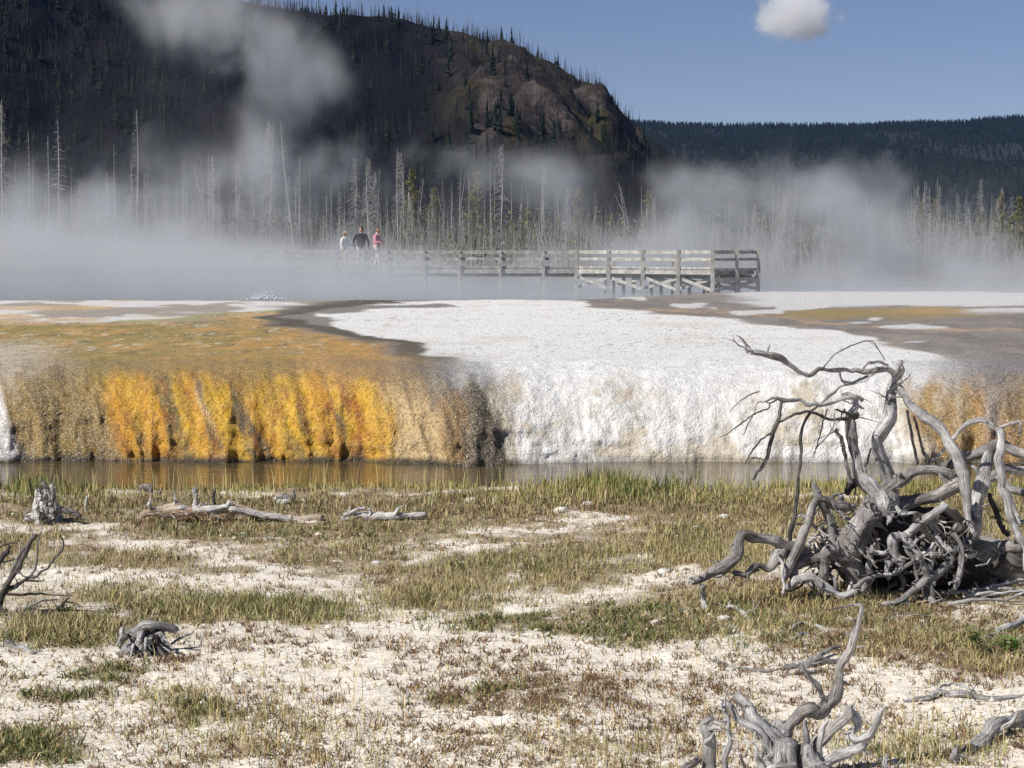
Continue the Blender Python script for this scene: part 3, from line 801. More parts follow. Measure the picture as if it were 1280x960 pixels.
# ---- the great uprooted stump -------------------------------------------
A = frame(800, 400, 2.4)
def C6(x, y):           # second tracing frame, given in the first one's units
    return ((900 + x / 4.8 - 800) * 2.4, (400 + y / 4.8 - 400) * 2.4)
def c6(*a):
    o = []
    for i in range(0, len(a), 3):
        x, y = C6(a[i], a[i + 1])
        o += [x, y, a[i + 2] * 0.5]
    return o
D_ = M_darkwood
Y0 = 16.0
org = on_ground(1110, 745)
stump = empty("uprooted_stump", org, label="large tangled silver-grey uprooted stump with tall antler-like roots on the meadow", cat="stump")
T = [
 ("trunk", 0.0, 0.15, None, 0, [745, 560, 34, 735, 500, 30, 725, 420, 24, 730, 340, 23, 745, 280, 21, 755, 230, 18, 770, 175, 15, 776, 130, 8]),
 ("trunk", -0.1, 0.0, None, 0, [735, 560, 26, 715, 528, 26, 680, 490, 23, 655, 450, 20, 648, 390, 20, 640, 330, 18, 634, 292, 15, 652, 262, 13, 655, 240, 12, 640, 225, 10, 612, 232, 9]),
 ("limb", 0.1, 0.0, None, 1, [752, 205, 8, 785, 178, 7, 806, 168, 4]),
 ("limb", 0.1, 0.05, None, 1, [768, 160, 8, 785, 125, 5]),
 ("limb", 0.0, -0.35, None, 0, c6(850, 480, 16, 820, 466, 17, 780, 466, 17, 700, 490, 16, 620, 500, 15, 540, 500, 14, 470, 490, 13, 400, 484, 14, 330, 470, 12, 280, 480, 8, 235, 497, 4)),
 ("twig", -0.3, -0.45, D_, 0, c6(340, 480, 7, 300, 500, 6, 292, 530, 6, 210, 562, 6, 120, 625, 5, 50, 680, 4, 0, 705, 2)),
 ("limb", -0.3, -0.5, D_, 1, c6(372, 488, 11, 350, 580, 14, 320, 680, 16, 280, 820, 14, 240, 900, 12, 200, 955, 6)),
 ("twig", -0.4, -0.42, D_, 0, c6(205, 560, 4, 170, 620, 4, 140, 690, 2)),
 ("twig", -0.42, -0.55, D_, 0, c6(305, 680, 8, 230, 735, 7, 185, 800, 6, 150, 862, 3)),
 ("twig", -0.5, -0.5, D_, 0, c6(182, 830, 4, 235, 828, 4, 268, 852, 3)),
 ("twig", -0.3, -0.5, D_, 0, c6(235, 428, 4, 160, 460, 4, 100, 505, 3, 58, 552, 2)),
 ("twig", -0.3, -0.4, D_, 0, c6(300, 500, 4, 240, 490, 4, 215, 510, 3, 205, 560, 3)),
 ("limb", 0.1, -0.3, None, 0, c6(1045, 335, 22, 1010, 300, 22, 950, 282, 20, 850, 298, 18, 760, 305, 15, 680, 302, 14, 600, 298, 14, 520, 322, 13, 460, 292, 14, 380, 240, 17, 340, 215, 23, 250, 200, 19, 180, 182, 16, 150, 160, 10)),
 ("twig", -0.3, -0.3, None, 0, c6(190, 185, 9, 150, 135, 9, 125, 108, 6, 98, 88, 2)),
 ("twig", -0.3, -0.3, None, 0, c6(170, 182, 7, 120, 150, 6, 90, 130, 5, 50, 120, 2)),
 ("twig", -0.3, -0.3, None, 0, c6(90, 132, 4, 80, 108, 3, 76, 84, 2)),
 ("twig", -0.3, -0.3, None, 0, c6(185, 200, 6, 160, 205, 4, 136, 214, 2)),
 ("twig", -0.1, -0.1, D_, 0, c6(612, 300, 5, 650, 248, 4, 700, 200, 4, 800, 150, 4, 880, 126, 4, 920, 132, 4, 960, 190, 3, 990, 240, 3)),
 ("twig", -0.1, -0.1, D_, 0, c6(898, 128, 3, 935, 160, 2, 975, 215, 2)),
 ("limb", -0.1, 0.0, None, 1, c6(850, 300, 10, 890, 258, 12, 950, 250, 12, 1005, 268, 9)),
 ("limb", 0.0, 0.1, None, 0, c6(715, 295, 9, 738, 365, 9, 770, 378, 10, 870, 348, 11, 930, 318, 9)),
 ("limb", 0.1, 0.0, None, 0, c6(585, 520, 8, 620, 490, 10, 680, 440, 9, 740, 395, 8, 860, 368, 8, 910, 330, 6)),
 ("limb", -0.05, -0.35, D_, 0, c6(830, 560, 12, 760, 580, 14, 720, 592, 12, 650, 598, 10, 610, 575, 11, 560, 558, 10, 500, 553, 10, 440, 566, 10, 390, 592, 8, 345, 628, 6)),
 ("limb", -0.05, -0.3, D_, 0, c6(820, 580, 20, 790, 565, 18, 740, 548, 9, 690, 540, 6)),
 ("limb", -0.2, -0.35, D_, 0, c6(580, 520, 9, 530, 570, 10, 495, 630, 11, 480, 700, 11, 488, 780, 11, 480, 860, 11, 470, 960, 12, 460, 1080, 14, 440, 1200, 16, 415, 1360, 17, 402, 1520, 17)),
 ("twig", -0.2, -0.3, None, 0, c6(685, 560, 5, 680, 640, 5, 640, 700, 5, 590, 750, 5, 560, 800, 5, 530, 890, 4)),
 ("twig", -0.2, -0.3, D_, 0, c6(645, 535, 6, 620, 610, 6, 600, 690, 5, 575, 770, 4, 560, 830, 3)),
 ("limb", -0.15, -0.1, M_wood2, 1, c6(790, 980, 18, 768, 900, 15, 745, 800, 14, 730, 730, 14, 712, 680, 12, 700, 655, 7)),
 ("twig", -0.15, -0.2, D_, 0, c6(720, 690, 5, 690, 665, 4, 672, 648, 2)),
 ("limb", 0.0, 0.15, None, 0, c6(870, 880, 8, 885, 850, 8, 900, 790, 6, 920, 760, 4)),
 ("limb", 0.1, -0.35, None, 0, [772, 195, 13, 800, 235, 13, 830, 272, 14, 890, 320, 17, 930, 380, 18, 955, 440, 19, 966, 490, 19, 982, 560, 15, 1000, 640, 10]),
 ("twig", 0.1, 0.15, D_, 0, [800, 270, 5, 815, 340, 5, 832, 432, 5]),
 ("twig", 0.1, 0.18, D_, 0, [822, 290, 5, 842, 365, 5, 862, 432, 5]),
 ("twig", 0.1, 0.1, D_, 0, [790, 240, 4, 812, 252, 3, 806, 232, 2]),
 ("limb", 0.3, -0.45, None, 0, [868, 442, 5, 930, 370, 6, 962, 330, 7, 1000, 302, 8, 1030, 297, 9, 1065, 320, 10, 1085, 360, 13, 1079, 440, 15, 1090, 520, 14, 1118, 600, 14, 1150, 690, 12, 1160, 770, 9]),
 ("limb", 0.35, 0.6, M_wood2, 1, [1230, 402, 15, 1150, 390, 17, 1085, 368, 19, 1020, 390, 19, 960, 410, 17, 912, 438, 15]),
 ("twig", 0.35, 0.2, M_wood2, 0, [1070, 330, 7, 1095, 318, 7, 1135, 305, 6, 1142, 340, 5]),
 ("limb", 0.0, 0.0, M_wood2, 0, [735, 520, 26, 765, 488, 27, 800, 460, 24, 850, 447, 19, 930, 462, 17, 968, 486, 15]),
 ("limb", 0.1, -0.1, M_wood2, 0, [790, 590, 22, 820, 560, 23, 880, 528, 22, 930, 500, 23, 962, 488, 22]),
 ("limb", 0.2, 0.4, None, 0, [1000, 650, 16, 1010, 560, 24, 1022, 505, 26, 1042, 440, 21, 1052, 385, 14]),
 ("limb", 0.3, 0.3, None, 0, [1022, 502, 17, 1070, 472, 16, 1110, 456, 15, 1170, 455, 13]),
 ("limb", 0.1, 0.0, D_, 0, [1048, 520, 7, 1078, 590, 10, 1108, 645, 10]),
 ("limb", 0.2, 0.0, None, 0, [1085, 478, 12, 1120, 508, 12, 1160, 532, 11]),
 ("limb", 0.2, -0.1, None, 0, [1092, 512, 10, 1122, 560, 10, 1150, 610, 9]),
 ("limb", -0.3, -0.75, M_wood2, 0, [500, 700, 22, 440, 682, 22, 400, 666, 20, 350, 656, 18, 306, 645, 18, 285, 690, 19, 245, 732, 19, 215, 757, 18, 178, 785, 14, 160, 788, 7]),
 ("root", -0.75, -0.72, None, 0, [186, 795, 9, 192, 850, 9, 196, 888, 11, 175, 894, 9, 150, 886, 9, 90, 882, 9, 52, 900, 7]),
 ("twig", -0.75, -0.85, None, 0, [172, 780, 8, 150, 776, 5, 146, 792, 3]),
 ("root", -0.4, -0.6, M_wood2, 0, [425, 685, 18, 405, 720, 19, 385, 752, 14, 350, 747, 11, 318, 772, 9, 280, 755, 7]),
 ("twig", -0.5, -0.6, None, 0, [408, 690, 6, 428, 750, 6, 430, 822, 4]),
 ("twig", -0.5, -0.55, None, 0, [245, 735, 5, 268, 745, 6, 240, 765, 5, 222, 770, 4]),
 ("limb", -0.5, -0.25, M_wood2, 0, [432, 775, 14, 445, 735, 14, 465, 672, 14, 500, 592, 14, 530, 545, 15, 570, 550, 15, 625, 565, 14]),
 ("limb", -0.3, -0.35, None, 0, [520, 490, 9, 535, 540, 14, 560, 600, 14, 578, 650, 15, 590, 690, 13]),
 ("burl", -0.2, -0.25, M_wood2, 0, [700, 550, 26, 672, 600, 40, 640, 655, 50, 625, 720, 36, 630, 760, 30, 645, 795, 24, 655, 825, 16]),
 ("root", -0.3, -0.35, M_wood2, 0, [600, 680, 22, 560, 690, 24, 552, 740, 22, 566, 805, 16]),
 ("root", -0.35, -0.4, M_wood2, 0, [560, 700, 20, 510, 722, 24, 470, 750, 20, 450, 800, 12]),
 ("root", -0.5, -0.5, None, 0, [440, 806, 11, 470, 782, 13, 510, 775, 14, 545, 800, 14, 600, 822, 12, 640, 812, 9]),
 ("root", -0.2, -0.3, None, 0, [715, 520, 26, 722, 550, 22, 738, 580, 12, 745, 608, 6]),
 ("root", -0.2, -0.3, None, 0, [725, 530, 18, 745, 560, 11, 758, 590, 7]),
 ("root", -0.3, -0.45, None, 0, [915, 552, 18, 905, 560, 15, 850, 602, 16, 800, 642, 15, 765, 655, 18, 762, 700, 17, 790, 735, 11]),
 ("root", -0.3, -0.4, None, 0, [868, 600, 14, 890, 650, 14, 910, 692, 13, 948, 690, 12]),
 ("root", -0.4, -0.4, None, 0, [690, 690, 14, 684, 740, 14, 690, 770, 12, 670, 815, 9]),
 ("root", -0.42, -0.4, None, 0, [690, 694, 9, 720, 692, 8, 745, 694, 7]),
 ("root", -0.45, -0.45, None, 0, [748, 775, 9, 738, 745, 9, 768, 720, 10, 790, 736, 8, 772, 755, 6]),
 ("root", -0.5, -0.45, None, 0, [640, 800, 8, 700, 772, 8, 760, 760, 8, 830, 720, 8, 882, 668, 6]),
 ("root", -0.75, -0.3, None, 0, [695, 892, 9, 780, 842, 12, 850, 792, 14, 905, 735, 14, 945, 690, 12]),
 ("root", -0.35, -0.5, None, 0, [940, 640, 10, 962, 700, 11, 958, 760, 11, 942, 808, 7]),
 ("root", -0.45, -0.5, None, 0, [805, 660, 10, 825, 700, 11, 860, 760, 11, 880, 835, 9]),
 ("root", -0.45, -0.5, None, 0, [790, 640, 10, 805, 690, 10, 830, 740, 9, 838, 800, 7]),
 ("root", -0.3, -0.5, None, 0, [860, 820, 12, 868, 760, 11, 878, 700, 9]),
 ("root", -0.4, -0.6, None, 0, [840, 790, 12, 870, 830, 14, 880, 850, 10]),
 ("root", -0.2, -0.3, M_wood2, 0, [600, 690, 12, 618, 740, 16, 640, 790, 14, 655, 818, 10]),
 ("limb", 0.05, 0.1, D_, 0, [620, 520, 12, 640, 500, 14, 690, 470, 9]),
 ("root", 0.0, -0.1, D_, 0, [900, 560, 12, 950, 600, 14, 935, 650, 12, 950, 690, 10]),
]
build_limbs(stump, org, T, A, Y0, M_wood, 1000, lmin=-0.03, thin=0.86)
# clutter of small roots in the heart of the stump
rnd = random.Random(5)
for k in range(200):
    cx_ = rnd.uniform(500, 1010); cy_ = rnd.uniform(530, 790)
    if cx_ > 800 and cy_ < 600: cy_ += 90
    a = rnd.uniform(0, 6.28); L = rnd.uniform(30, 130)
    pts, rad = [], []
    x, y = cx_, cy_
    r0 = rnd.choice([2.5, 3, 3, 4, 4, 5, 6, 7, 9])
    d = rnd.uniform(-0.5, 0.35)
    nn = rnd.randint(3, 5)
    for i in range(nn):
        q = P(*A(x, y), Y0 + d)
        q.z = max(q.z, 0.0)
        pts.append(q)
        rad.append(r0 * (1 - 0.75 * i / nn) / 2.4 / FPX * Y0)
        a += rnd.uniform(-1.1, 1.1)
        x += math.cos(a) * L / nn; y += (math.sin(a) * 0.8 + 0.35) * L / nn
        d += rnd.uniform(-0.12, 0.08)
    limb_obj("root", pts, rad, rnd.choice([M_wood, M_wood, M_wood2, M_darkwood]), stump, org, 6, 2000 + k, 0.2, 0, 1.0)
# dark lumps added in the heart of the stump to block light between the roots
def lumpy(name, center, size, mat, parent, org, seed, amp=0.35, nu=26, nv=18, freq=2.2):
    th = np.linspace(0, 2 * np.pi, nu, endpoint=False); ph = np.linspace(0.02, np.pi - 0.02, nv)
    TH, PH = np.meshgrid(th, ph)
    d = np.stack([np.cos(TH) * np.sin(PH), np.sin(TH) * np.sin(PH), np.cos(PH)], -1)
    r = 1 + amp * 2 * (fbm(d[..., 0] * freq + seed, d[..., 1] * freq, d[..., 2] * freq, 4, seed) - 0.5)
    V = d * r[..., None] * np.asarray(size) + np.asarray(center - org)
    i = np.arange(nu * nv).reshape(nv, nu); j = np.roll(i, -1, 1)
    Q = np.stack([i[:-1], i[1:], j[1:], j[:-1]], -1).reshape(-1, 4)
    mb = MB(); mb.add(V.reshape(-1, 3), Q)
    return obj(name, mb.mesh(name), mat, parent)
lumpy("core_light_block", P(*A(790, 640), 16.3), (0.50, 0.34, 0.30), M_core, stump, org, 3, 0.5)
lumpy("core_light_block", P(*A(700, 720), 16.25), (0.34, 0.28, 0.32), M_core, stump, org, 4, 0.5)
lumpy("core_light_block", P(*A(900, 740), 16.25), (0.40, 0.26, 0.20), M_core, stump, org, 6, 0.5)

# fallen trunk running right from the stump
org2 = on_ground(1260, 735)
log = empty("fallen_tree", org2, label="thick dark grey fallen trunk lying half hidden behind the tangled uprooted stump", cat="log")
build_limbs(log, org2, [("trunk", 0.25, 0.5, M_wood2, 1, [850, 740, 60, 930, 715, 58, 1030, 712, 56, 1150, 718, 58, 1320, 725, 60]),
                        ("limb", -0.1, -0.3, M_wood2, 0, [1090, 690, 20, 1120, 672, 18, 1160, 665, 16]),
                        ("limb", -0.1, -0.25, D_, 0, [1060, 740, 14, 1110, 700, 16, 1180, 735, 16])], A, 16.1, M_wood2, 3000, lmin=0.0)
# heap of broken sticks at its foot
for k in range(16):
    px = rnd.uniform(1205, 1285); py = rnd.uniform(722, 758)
    g = on_ground(px, py, 0.02)
    L = rnd.uniform(0.25, 0.6); a = rnd.uniform(-0.45, 0.5)
    p0 = Vector((0, 0, 0.02)); dv = Vector((math.cos(a) * L, math.sin(a) * L * 0.6, rnd.uniform(0.0, 0.12)))
    mb = MB()
    r = rnd.uniform(0.007, 0.016)
    tube(mb, [p0 - dv * 0.5, p0 + Vector((0, 0, 0.02)), p0 + dv * 0.5], [r, r, r * 0.4], 5, 0.1, 3100 + k)
    o = obj("broken_stick", mb.mesh("broken_stick"), M_wood, None, "grey broken stick in the heap at the foot of the fallen trunk", "stick", "sticks heaped by the fallen trunk")
    o.location = g + Vector((0, 0, abs(dv.z) * 0.5))

# ---- gnarled root in the foreground -------------------------------------
B = frame(800, 740, 2.667)
def Cc(*a):
    o = []
    for i in range(0, len(a), 3):
        px, py = 960 + a[i] / 4.365, 740 + a[i + 1] / 4.365
        o += [(px - 800) * 2.667, (py - 740) * 2.667, a[i + 2] * 2.667 / 4.365]
    return o
YB = 10.45
org = on_ground(985, 985)
fg = empty("gnarled_root", org, label="twisted silver-grey root stump with one tall curved horn rising from white ground", cat="stump")
T = [
 ("root", 0.0, 0.05, M_wood2, 0, Cc(60, 830, 34, 110, 768, 33, 160, 690, 33, 192, 642, 34, 238, 628, 38, 262, 668, 40, 290, 650, 40, 345, 572, 33, 392, 480, 28, 424, 370, 24, 456, 270, 20, 476, 180, 15, 486, 110, 11, 464, 68, 4)),
 ("root", 0.02, -0.05, None, 0, Cc(325, 600, 20, 290, 556, 16, 240, 488, 14, 192, 412, 9, 154, 366, 4)),
 ("root", 0.0, -0.1, M_wood2, 1, Cc(220, 890, 34, 260, 842, 34, 320, 780, 33, 372, 722, 31, 412, 668, 30, 440, 640, 22)),
 ("root", -0.05, -0.15, None, 0, Cc(420, 650, 24, 462, 672, 28, 478, 715, 26, 446, 772, 22, 480, 802, 22, 540, 782, 22, 580, 722, 19, 612, 668, 13, 634, 630, 6)),
 ("root", -0.1, -0.1, None, 0, Cc(190, 890, 20, 212, 800, 20, 206, 745, 16, 200, 700, 7)),
 ("root", -0.15, -0.15, None, 0, Cc(295, 960, 16, 290, 880, 16, 288, 800, 16, 300, 742, 15, 332, 700, 9)),
 ("root", -0.15, -0.2, None, 1, Cc(270, 1000, 34, 330, 940, 32, 385, 898, 29, 440, 864, 26, 518, 840, 18)),
 ("root", -0.1, 0.0, None, 1, [452, 545, 17, 430, 500, 16, 400, 462, 15, 342, 420, 14, 288, 372, 9]),
 ("root", -0.05, 0.05, None, 1, [462, 560, 30, 438, 490, 29, 412, 442, 26, 372, 392, 23, 334, 358, 18]),
 ("root", 0.05, 0.05, None, 0, [365, 385, 11, 374, 376, 9]),
 ("root", -0.1, -0.05, None, 1, [235, 640, 34, 222, 587, 30, 216, 520, 25, 226, 455, 19, 240, 420, 9]),
 ("root", -0.12, -0.1, None, 0, [300, 640, 14, 290, 570, 11, 292, 480, 10, 284, 410, 8, 270, 372, 4]),
 ("stump_base", 0.0, 0.0, None, 0, [470, 690, 60, 450, 620, 50, 456, 555, 42, 480, 490, 36, 492, 450, 28]),
 ("stump_base", -0.1, -0.08, None, 0, [520, 690, 55, 512, 620, 46, 508, 560, 40, 490, 495, 34]),
 ("stump_base", -0.1, -0.05, None, 0, [430, 690, 50, 420, 630, 38, 425, 570, 30, 440, 520, 22]),
 ("stump_base", -0.05, -0.05, None, 0, [590, 690, 50, 570, 620, 38, 556, 560, 30, 540, 510, 22]),
 ("root", -0.2, -0.2, None, 0, [640, 640, 14, 610, 590, 18, 580, 545, 18, 560, 510, 14]),
 ("root", -0.15, -0.1, M_wood2, 0, [140, 620, 18, 160, 585, 17, 200, 556, 14]),
 ("root", -0.2, -0.2, None, 0, [420, 640, 14, 396, 575, 13, 384, 518, 7]),
 ("twig", -0.2, -0.2, D_, 0, [350, 640, 7, 346, 585, 6, 334, 540, 4]),
 ("root", -0.25, -0.25, None, 0, [520, 575, 8, 470, 580, 10, 430, 592, 10, 400, 610, 8]),
 ("root", -0.1, -0.1, None, 0, [820, 600, 9, 822, 560, 9, 826, 540, 6]),
]
build_limbs(fg, org, T, B, YB, M_wood, 4000, lmin=-0.06)
# ---- arching branch in the right corner ----------------------------------
org = on_ground(1195, 960)
br = empty("arched_branch", org, label="thick cracked grey branch arching out of the white ground beside the gnarled root", cat="branch")
T = [("branch", -0.3, 0.7, M_wood, 0, [1025, 640, 24, 1042, 587, 26, 1085, 538, 27, 1140, 492, 26, 1210, 450, 24, 1300, 415, 22, 1380, 400, 20]),
     ("twig", -0.2, -0.2, M_wood2, 1, [1052, 575, 12, 1048, 545, 12, 1056, 522, 8])]
build_limbs(br, org, T, B, 10.9, M_wood, 5031)

# ---- branches lying about -------------------------------------------------
def lying(name, label, cat, pts, mat, seed, group=None, lift=0.25, extra=None, jag=0):
    """pts: px, py, radius px, extra height m; lying on the ground"""
    g0 = on_ground(pts[0][0], pts[0][1])
    root = empty(name, g0, label=label, cat=cat, group=group)
    for k, row in enumerate([pts] + (extra or [])):
        P3, R = [], []
        for px, py, r, h in row:
            g = on_ground(px, py)
            rr = r / FPX * g.y
            P3.append(g + Vector((0, 0, rr * lift + h)))
            R.append(rr)
        limb_obj("branch" if k == 0 else "side_branch", P3, R, mat, root, g0, 9 if max(R) > 0.02 else 6, seed + k, 0.15, jag)
    return root
def bp(x, y): return B(x, y)
def rowB(*a):
    return [(*B(a[i], a[i + 1]), a[i + 2] / 2.667, a[i + 3]) for i in range(0, len(a), 4)]
lying("fallen_branch", "grey forked branch lying across white ground behind the tall curved horn", "branch", rowB(235, 230, 5, .0, 330, 258, 9, .0, 430, 268, 11, .0, 520, 254, 13, .01, 600, 245, 17, .01, 690, 232, 14, 0), M_wood, 6000, extra=[rowB(470, 285, 4, 0, 540, 275, 6, .01, 610, 268, 6, 0), rowB(560, 250, 8, .03, 620, 225, 8, .05, 665, 205, 5, .05)])
lying("fallen_branch", "long thin grey branch flat on white ground near the arched branch", "branch", rowB(880, 368, 9, 0, 960, 360, 10, .01, 1010, 348, 12, .02, 1100, 356, 13, .01, 1180, 358, 11, 0, 1270, 352, 8, 0), M_wood, 6100, extra=[rowB(1000, 345, 4, .05, 1060, 338, 4, .06, 1120, 352, 3, .03)])
lying("fallen_branch", "grey branch resting above the small leafy green plant", "branch", rowB(1125, 168, 6, .02, 1170, 155, 10, .03, 1230, 135, 14, .04, 1310, 108, 14, .05), M_wood, 6200)
lying("fallen_branch", "reddish grey branch lying below another branch by the leafy green plant", "branch", rowB(1225, 178, 11, .0, 1270, 172, 12, .0, 1330, 168, 12, 0), M_wood2, 6250)
lying("fallen_branch", "pale bleached branch in brown weeds before the tangled stump", "branch", rowB(290, 62, 7, .02, 330, 70, 9, .03, 370, 100, 6, 0), M_pale, 6300, extra=[rowB(250, 110, 6, .0, 270, 130, 7, .0, 330, 150, 6, 0), rowB(300, 172, 8, 0, 350, 176, 8, 0)])
lying("fallen_branch", "short pale branch under the long diagonal root of the tangled stump", "branch", rowB(820, 96, 8, 0, 860, 88, 9, 0, 895, 82, 5, 0), M_pale, 6350)
lying("fallen_branch", "weathered branch in weeds between the tangled stump and the horned root", "branch", rowB(505, 132, 5, .02, 545, 118, 7, .03, 620, 128, 6, 0), M_wood, 6400, extra=[rowB(500, 170, 5, .01, 540, 150, 8, .02, 570, 155, 8, 0)])
lying("fallen_branch", "pale stick on white ground below the dead shrub", "branch", [(8, 805, 4, 0), (22, 812, 6, 0), (42, 818, 4, 0)], M_wood, 6450)

# ---- dead shrub at the left edge -------------------------------------------
Df = frame(0, 600, 4.8)
org = on_ground(-8, 775)
sh = empty("dead_shrub", org, label="dead dark-branched shrub leaning right above brown weeds", cat="shrub")
T = [("stem", 0, -0.1, M_darkwood, 1, [-40, 760, 22, 10, 675, 20, 45, 635, 17, 100, 545, 16, 150, 455, 15, 210, 338, 13]),
     ("stem", 0.05, 0.1, M_wood2, 1, [20, 640, 12, 70, 560, 12, 110, 480, 11, 150, 400, 10, 198, 335, 9]),
     ("stem", 0, -0.2, M_darkwood, 0, [0, 690, 18, 80, 640, 15, 150, 602, 11, 240, 562, 8, 300, 505, 7, 345, 455, 7, 380, 385, 6, 372, 345, 5, 362, 325, 2]),
     ("twig", 0.0, 0.1, M_wood2, 0, [150, 605, 11, 195, 560, 10, 220, 480, 7, 232, 370, 4, 250, 300, 3, 275, 235, 2]),
     ("stem", 0.2, 0.2, M_darkwood, 1, [-40, 570, 15, 0, 495, 15, 35, 440, 14, 55, 400, 10]),
     ("twig", 0.2, 0.2, M_darkwood, 0, [-20, 425, 7, 20, 395, 6, 60, 380, 5, 112, 378, 3]),
     ("twig", 0.2, 0.25, M_wood, 0, [10, 492, 5, 60, 484, 5, 110, 470, 3]),
     ("twig", 0.1, -0.1, M_darkwood, 0, [40, 680, 8, 130, 690, 8, 200, 682, 7, 300, 690, 5, 430, 690, 3]),
     ("twig", -0.1, -0.2, M_wood2, 0, [0, 830, 11, 80, 790, 11, 180, 755, 10, 250, 728, 8, 340, 718, 5]),
     ("stem", -0.1, -0.35, M_darkwood, 0, [-20, 860, 20, 70, 845, 17, 150, 820, 14, 240, 800, 13, 320, 785, 10, 380, 745, 6, 425, 700, 3]),
     ("twig", -0.25, -0.3, M_darkwood, 0, [240, 780, 5, 330, 780, 5, 520, 785, 2]),
     ("twig", -0.2, -0.25, M_darkwood, 0, [150, 770, 7, 230, 775, 6, 300, 790, 6]),
     ("twig", -0.3, -0.35, M_wood, 0, [55, 815, 4, 85, 848, 4, 125, 880, 3]),
     ("twig", -0.3, -0.35, M_wood, 0, [205, 830, 4, 205, 870, 4, 225, 905, 2]),
     ("stem", -0.1, 0.0, M_darkwood, 0, [-30, 870, 26, 40, 850, 22, 110, 845, 12]),
     ("twig", 0.1, 0.1, M_darkwood, 0, [150, 605, 6, 210, 606, 5, 270, 600, 3]),
     ("twig", 0.1, 0.1, M_darkwood, 0, [85, 545, 6, 60, 600, 6, 20, 660, 7]),
     ("twig", 0.1, 0.15, M_wood, 0, [115, 440, 5, 120, 400, 4, 110, 372, 2])]
build_limbs(sh, org, T, Df, 15.0, M_darkwood, 7000, lmin=0.0)

# ---- small weathered root clump --------------------------------------------
E = frame(0, 580, 3.43)
org = on_ground(180, 825)
rc = empty("root_clump", org, label="small grey weathered root clump with cracked strands on pale ground", cat="stump")
T = [("root", -0.05, 0.0, None, 0, [500, 835, 12, 530, 805, 20, 570, 775, 26, 590, 735, 24, 620, 702, 22, 665, 700, 20, 715, 702, 18, 758, 716, 12]),
     ("root", 0.0, 0.0, None, 0, [520, 830, 18, 565, 825, 22, 600, 790, 22, 630, 740, 22, 670, 730, 18, 700, 745, 12]),
     ("root", 0.0, 0.05, None, 0, [620, 710, 16, 650, 760, 18, 690, 790, 14, 735, 800, 8]),
     ("root", -0.05, -0.1, None, 0, [600, 720, 16, 612, 780, 16, 640, 830, 12]),
     ("root", 0.05, 0.1, None, 0, [660, 705, 14, 700, 750, 14, 720, 790, 10]),
     ("root", -0.1, -0.1, M_wood2, 0, [560, 790, 12, 590, 830, 14, 650, 835, 9]),
     ("root", 0.0, 0.0, M_darkwood, 0, [580, 815, 24, 640, 790, 30, 690, 800, 22]),
     ("root", 0.0, 0.1, None, 1, [640, 700, 14, 700, 712, 16, 755, 706, 10]),
     ("twig", 0.1, 0.2, None, 0, [735, 772, 5, 780, 748, 6, 832, 716, 4])]
for _k in range(26):
    _x = rnd.uniform(520, 700); _y = rnd.uniform(705, 800); _r = rnd.uniform(4, 10); _s = rnd.uniform(-50, 70)
    T.append(("root", rnd.uniform(-.14, .05), rnd.uniform(-.2, 0), rnd.choice([None, None, M_wood2, M_darkwood]), 0, [_x, _y, _r, _x + _s * .4, _y + rnd.uniform(-5, 25), _r, _x + _s, min(842, _y + rnd.uniform(20, 60)), _r * .5]))
build_limbs(rc, org, T, E, 13.6, M_wood, 7500, lmin=-0.02)

# ---- broken stump at the left bank -----------------------------------------
org = on_ground(58, 652)
st = empty("broken_stump", org, label="jagged light grey broken stump with one side root near the bank", cat="stump")
def stump_mesh(name, h, r0, r1, seed, n=22, rows=14):
    th = np.linspace(0, 2 * np.pi, n, endpoint=False)
    rs = np.random.RandomState(seed)
    top = h * (0.50 + 0.70 * fbm(np.cos(th) * 1.8 + 4, np.sin(th) * 1.8 + 2, 0, 3, seed) + 0.28 * rs.rand(n))
    V = []
    for i in range(rows):
        t = i / (rows - 1)
        rr = r0 + (r1 - r0) * t ** 0.55
        rr = rr * (1 + 0.30 * np.sin(th * 5 + seed) * (1 - t) + 0.75 * (fbm(np.cos(th) * 2.4, np.sin(th) * 2.4, t * 2, 3, seed + 1) - 0.5))
        V.append(np.stack([np.cos(th) * rr, np.sin(th) * rr, top * t - 0.02], 1))
    for rr, dz in ((0.75, -0.02), (0.55, -0.10), (0.05, -0.16)):
        V.append(np.stack([np.cos(th) * r1 * rr, np.sin(th) * r1 * rr, top * 0.9 + dz], 1))
    rows += 3
    V = np.concatenate(V)
    i = np.arange(n * rows).reshape(rows, n); j = np.roll(i, -1, 1)
    mb = MB()
    Ag = np.stack([V[:, 0], V[:, 1], V[:, 2]], 1)
    mb.add(V, np.stack([i[:-1], j[:-1], j[1:], i[1:]], -1).reshape(-1, 4), None, Ag)
    return mb.mesh(name, False)
obj("stump_base", stump_mesh("stump_base", 0.36, 0.18, 0.10, 11), M_pale, st)
T = [("root", -0.05, -0.15, M_wood2, 0, [225, 205, 16, 262, 198, 14, 300, 210, 12, 345, 224, 8]),
     ("root", -0.1, -0.15, M_wood, 0, [110, 236, 7, 160, 238, 10, 215, 236, 10]),
     ("root", 0, 0.1, M_wood, 0, [165, 200, 12, 140, 215, 10, 105, 225, 7]),
     ("splinter", 0, 0, M_pale, 1, [165, 190, 14, 160, 140, 10, 156, 112, 5]),
     ("splinter", 0.02, 0.02, M_wood, 1, [228, 150, 12, 224, 110, 10, 222, 88, 6]),
     ("splinter", 0.0, 0.0, M_darkwood, 1, [190, 130, 14, 190, 105, 12, 186, 84, 9])]
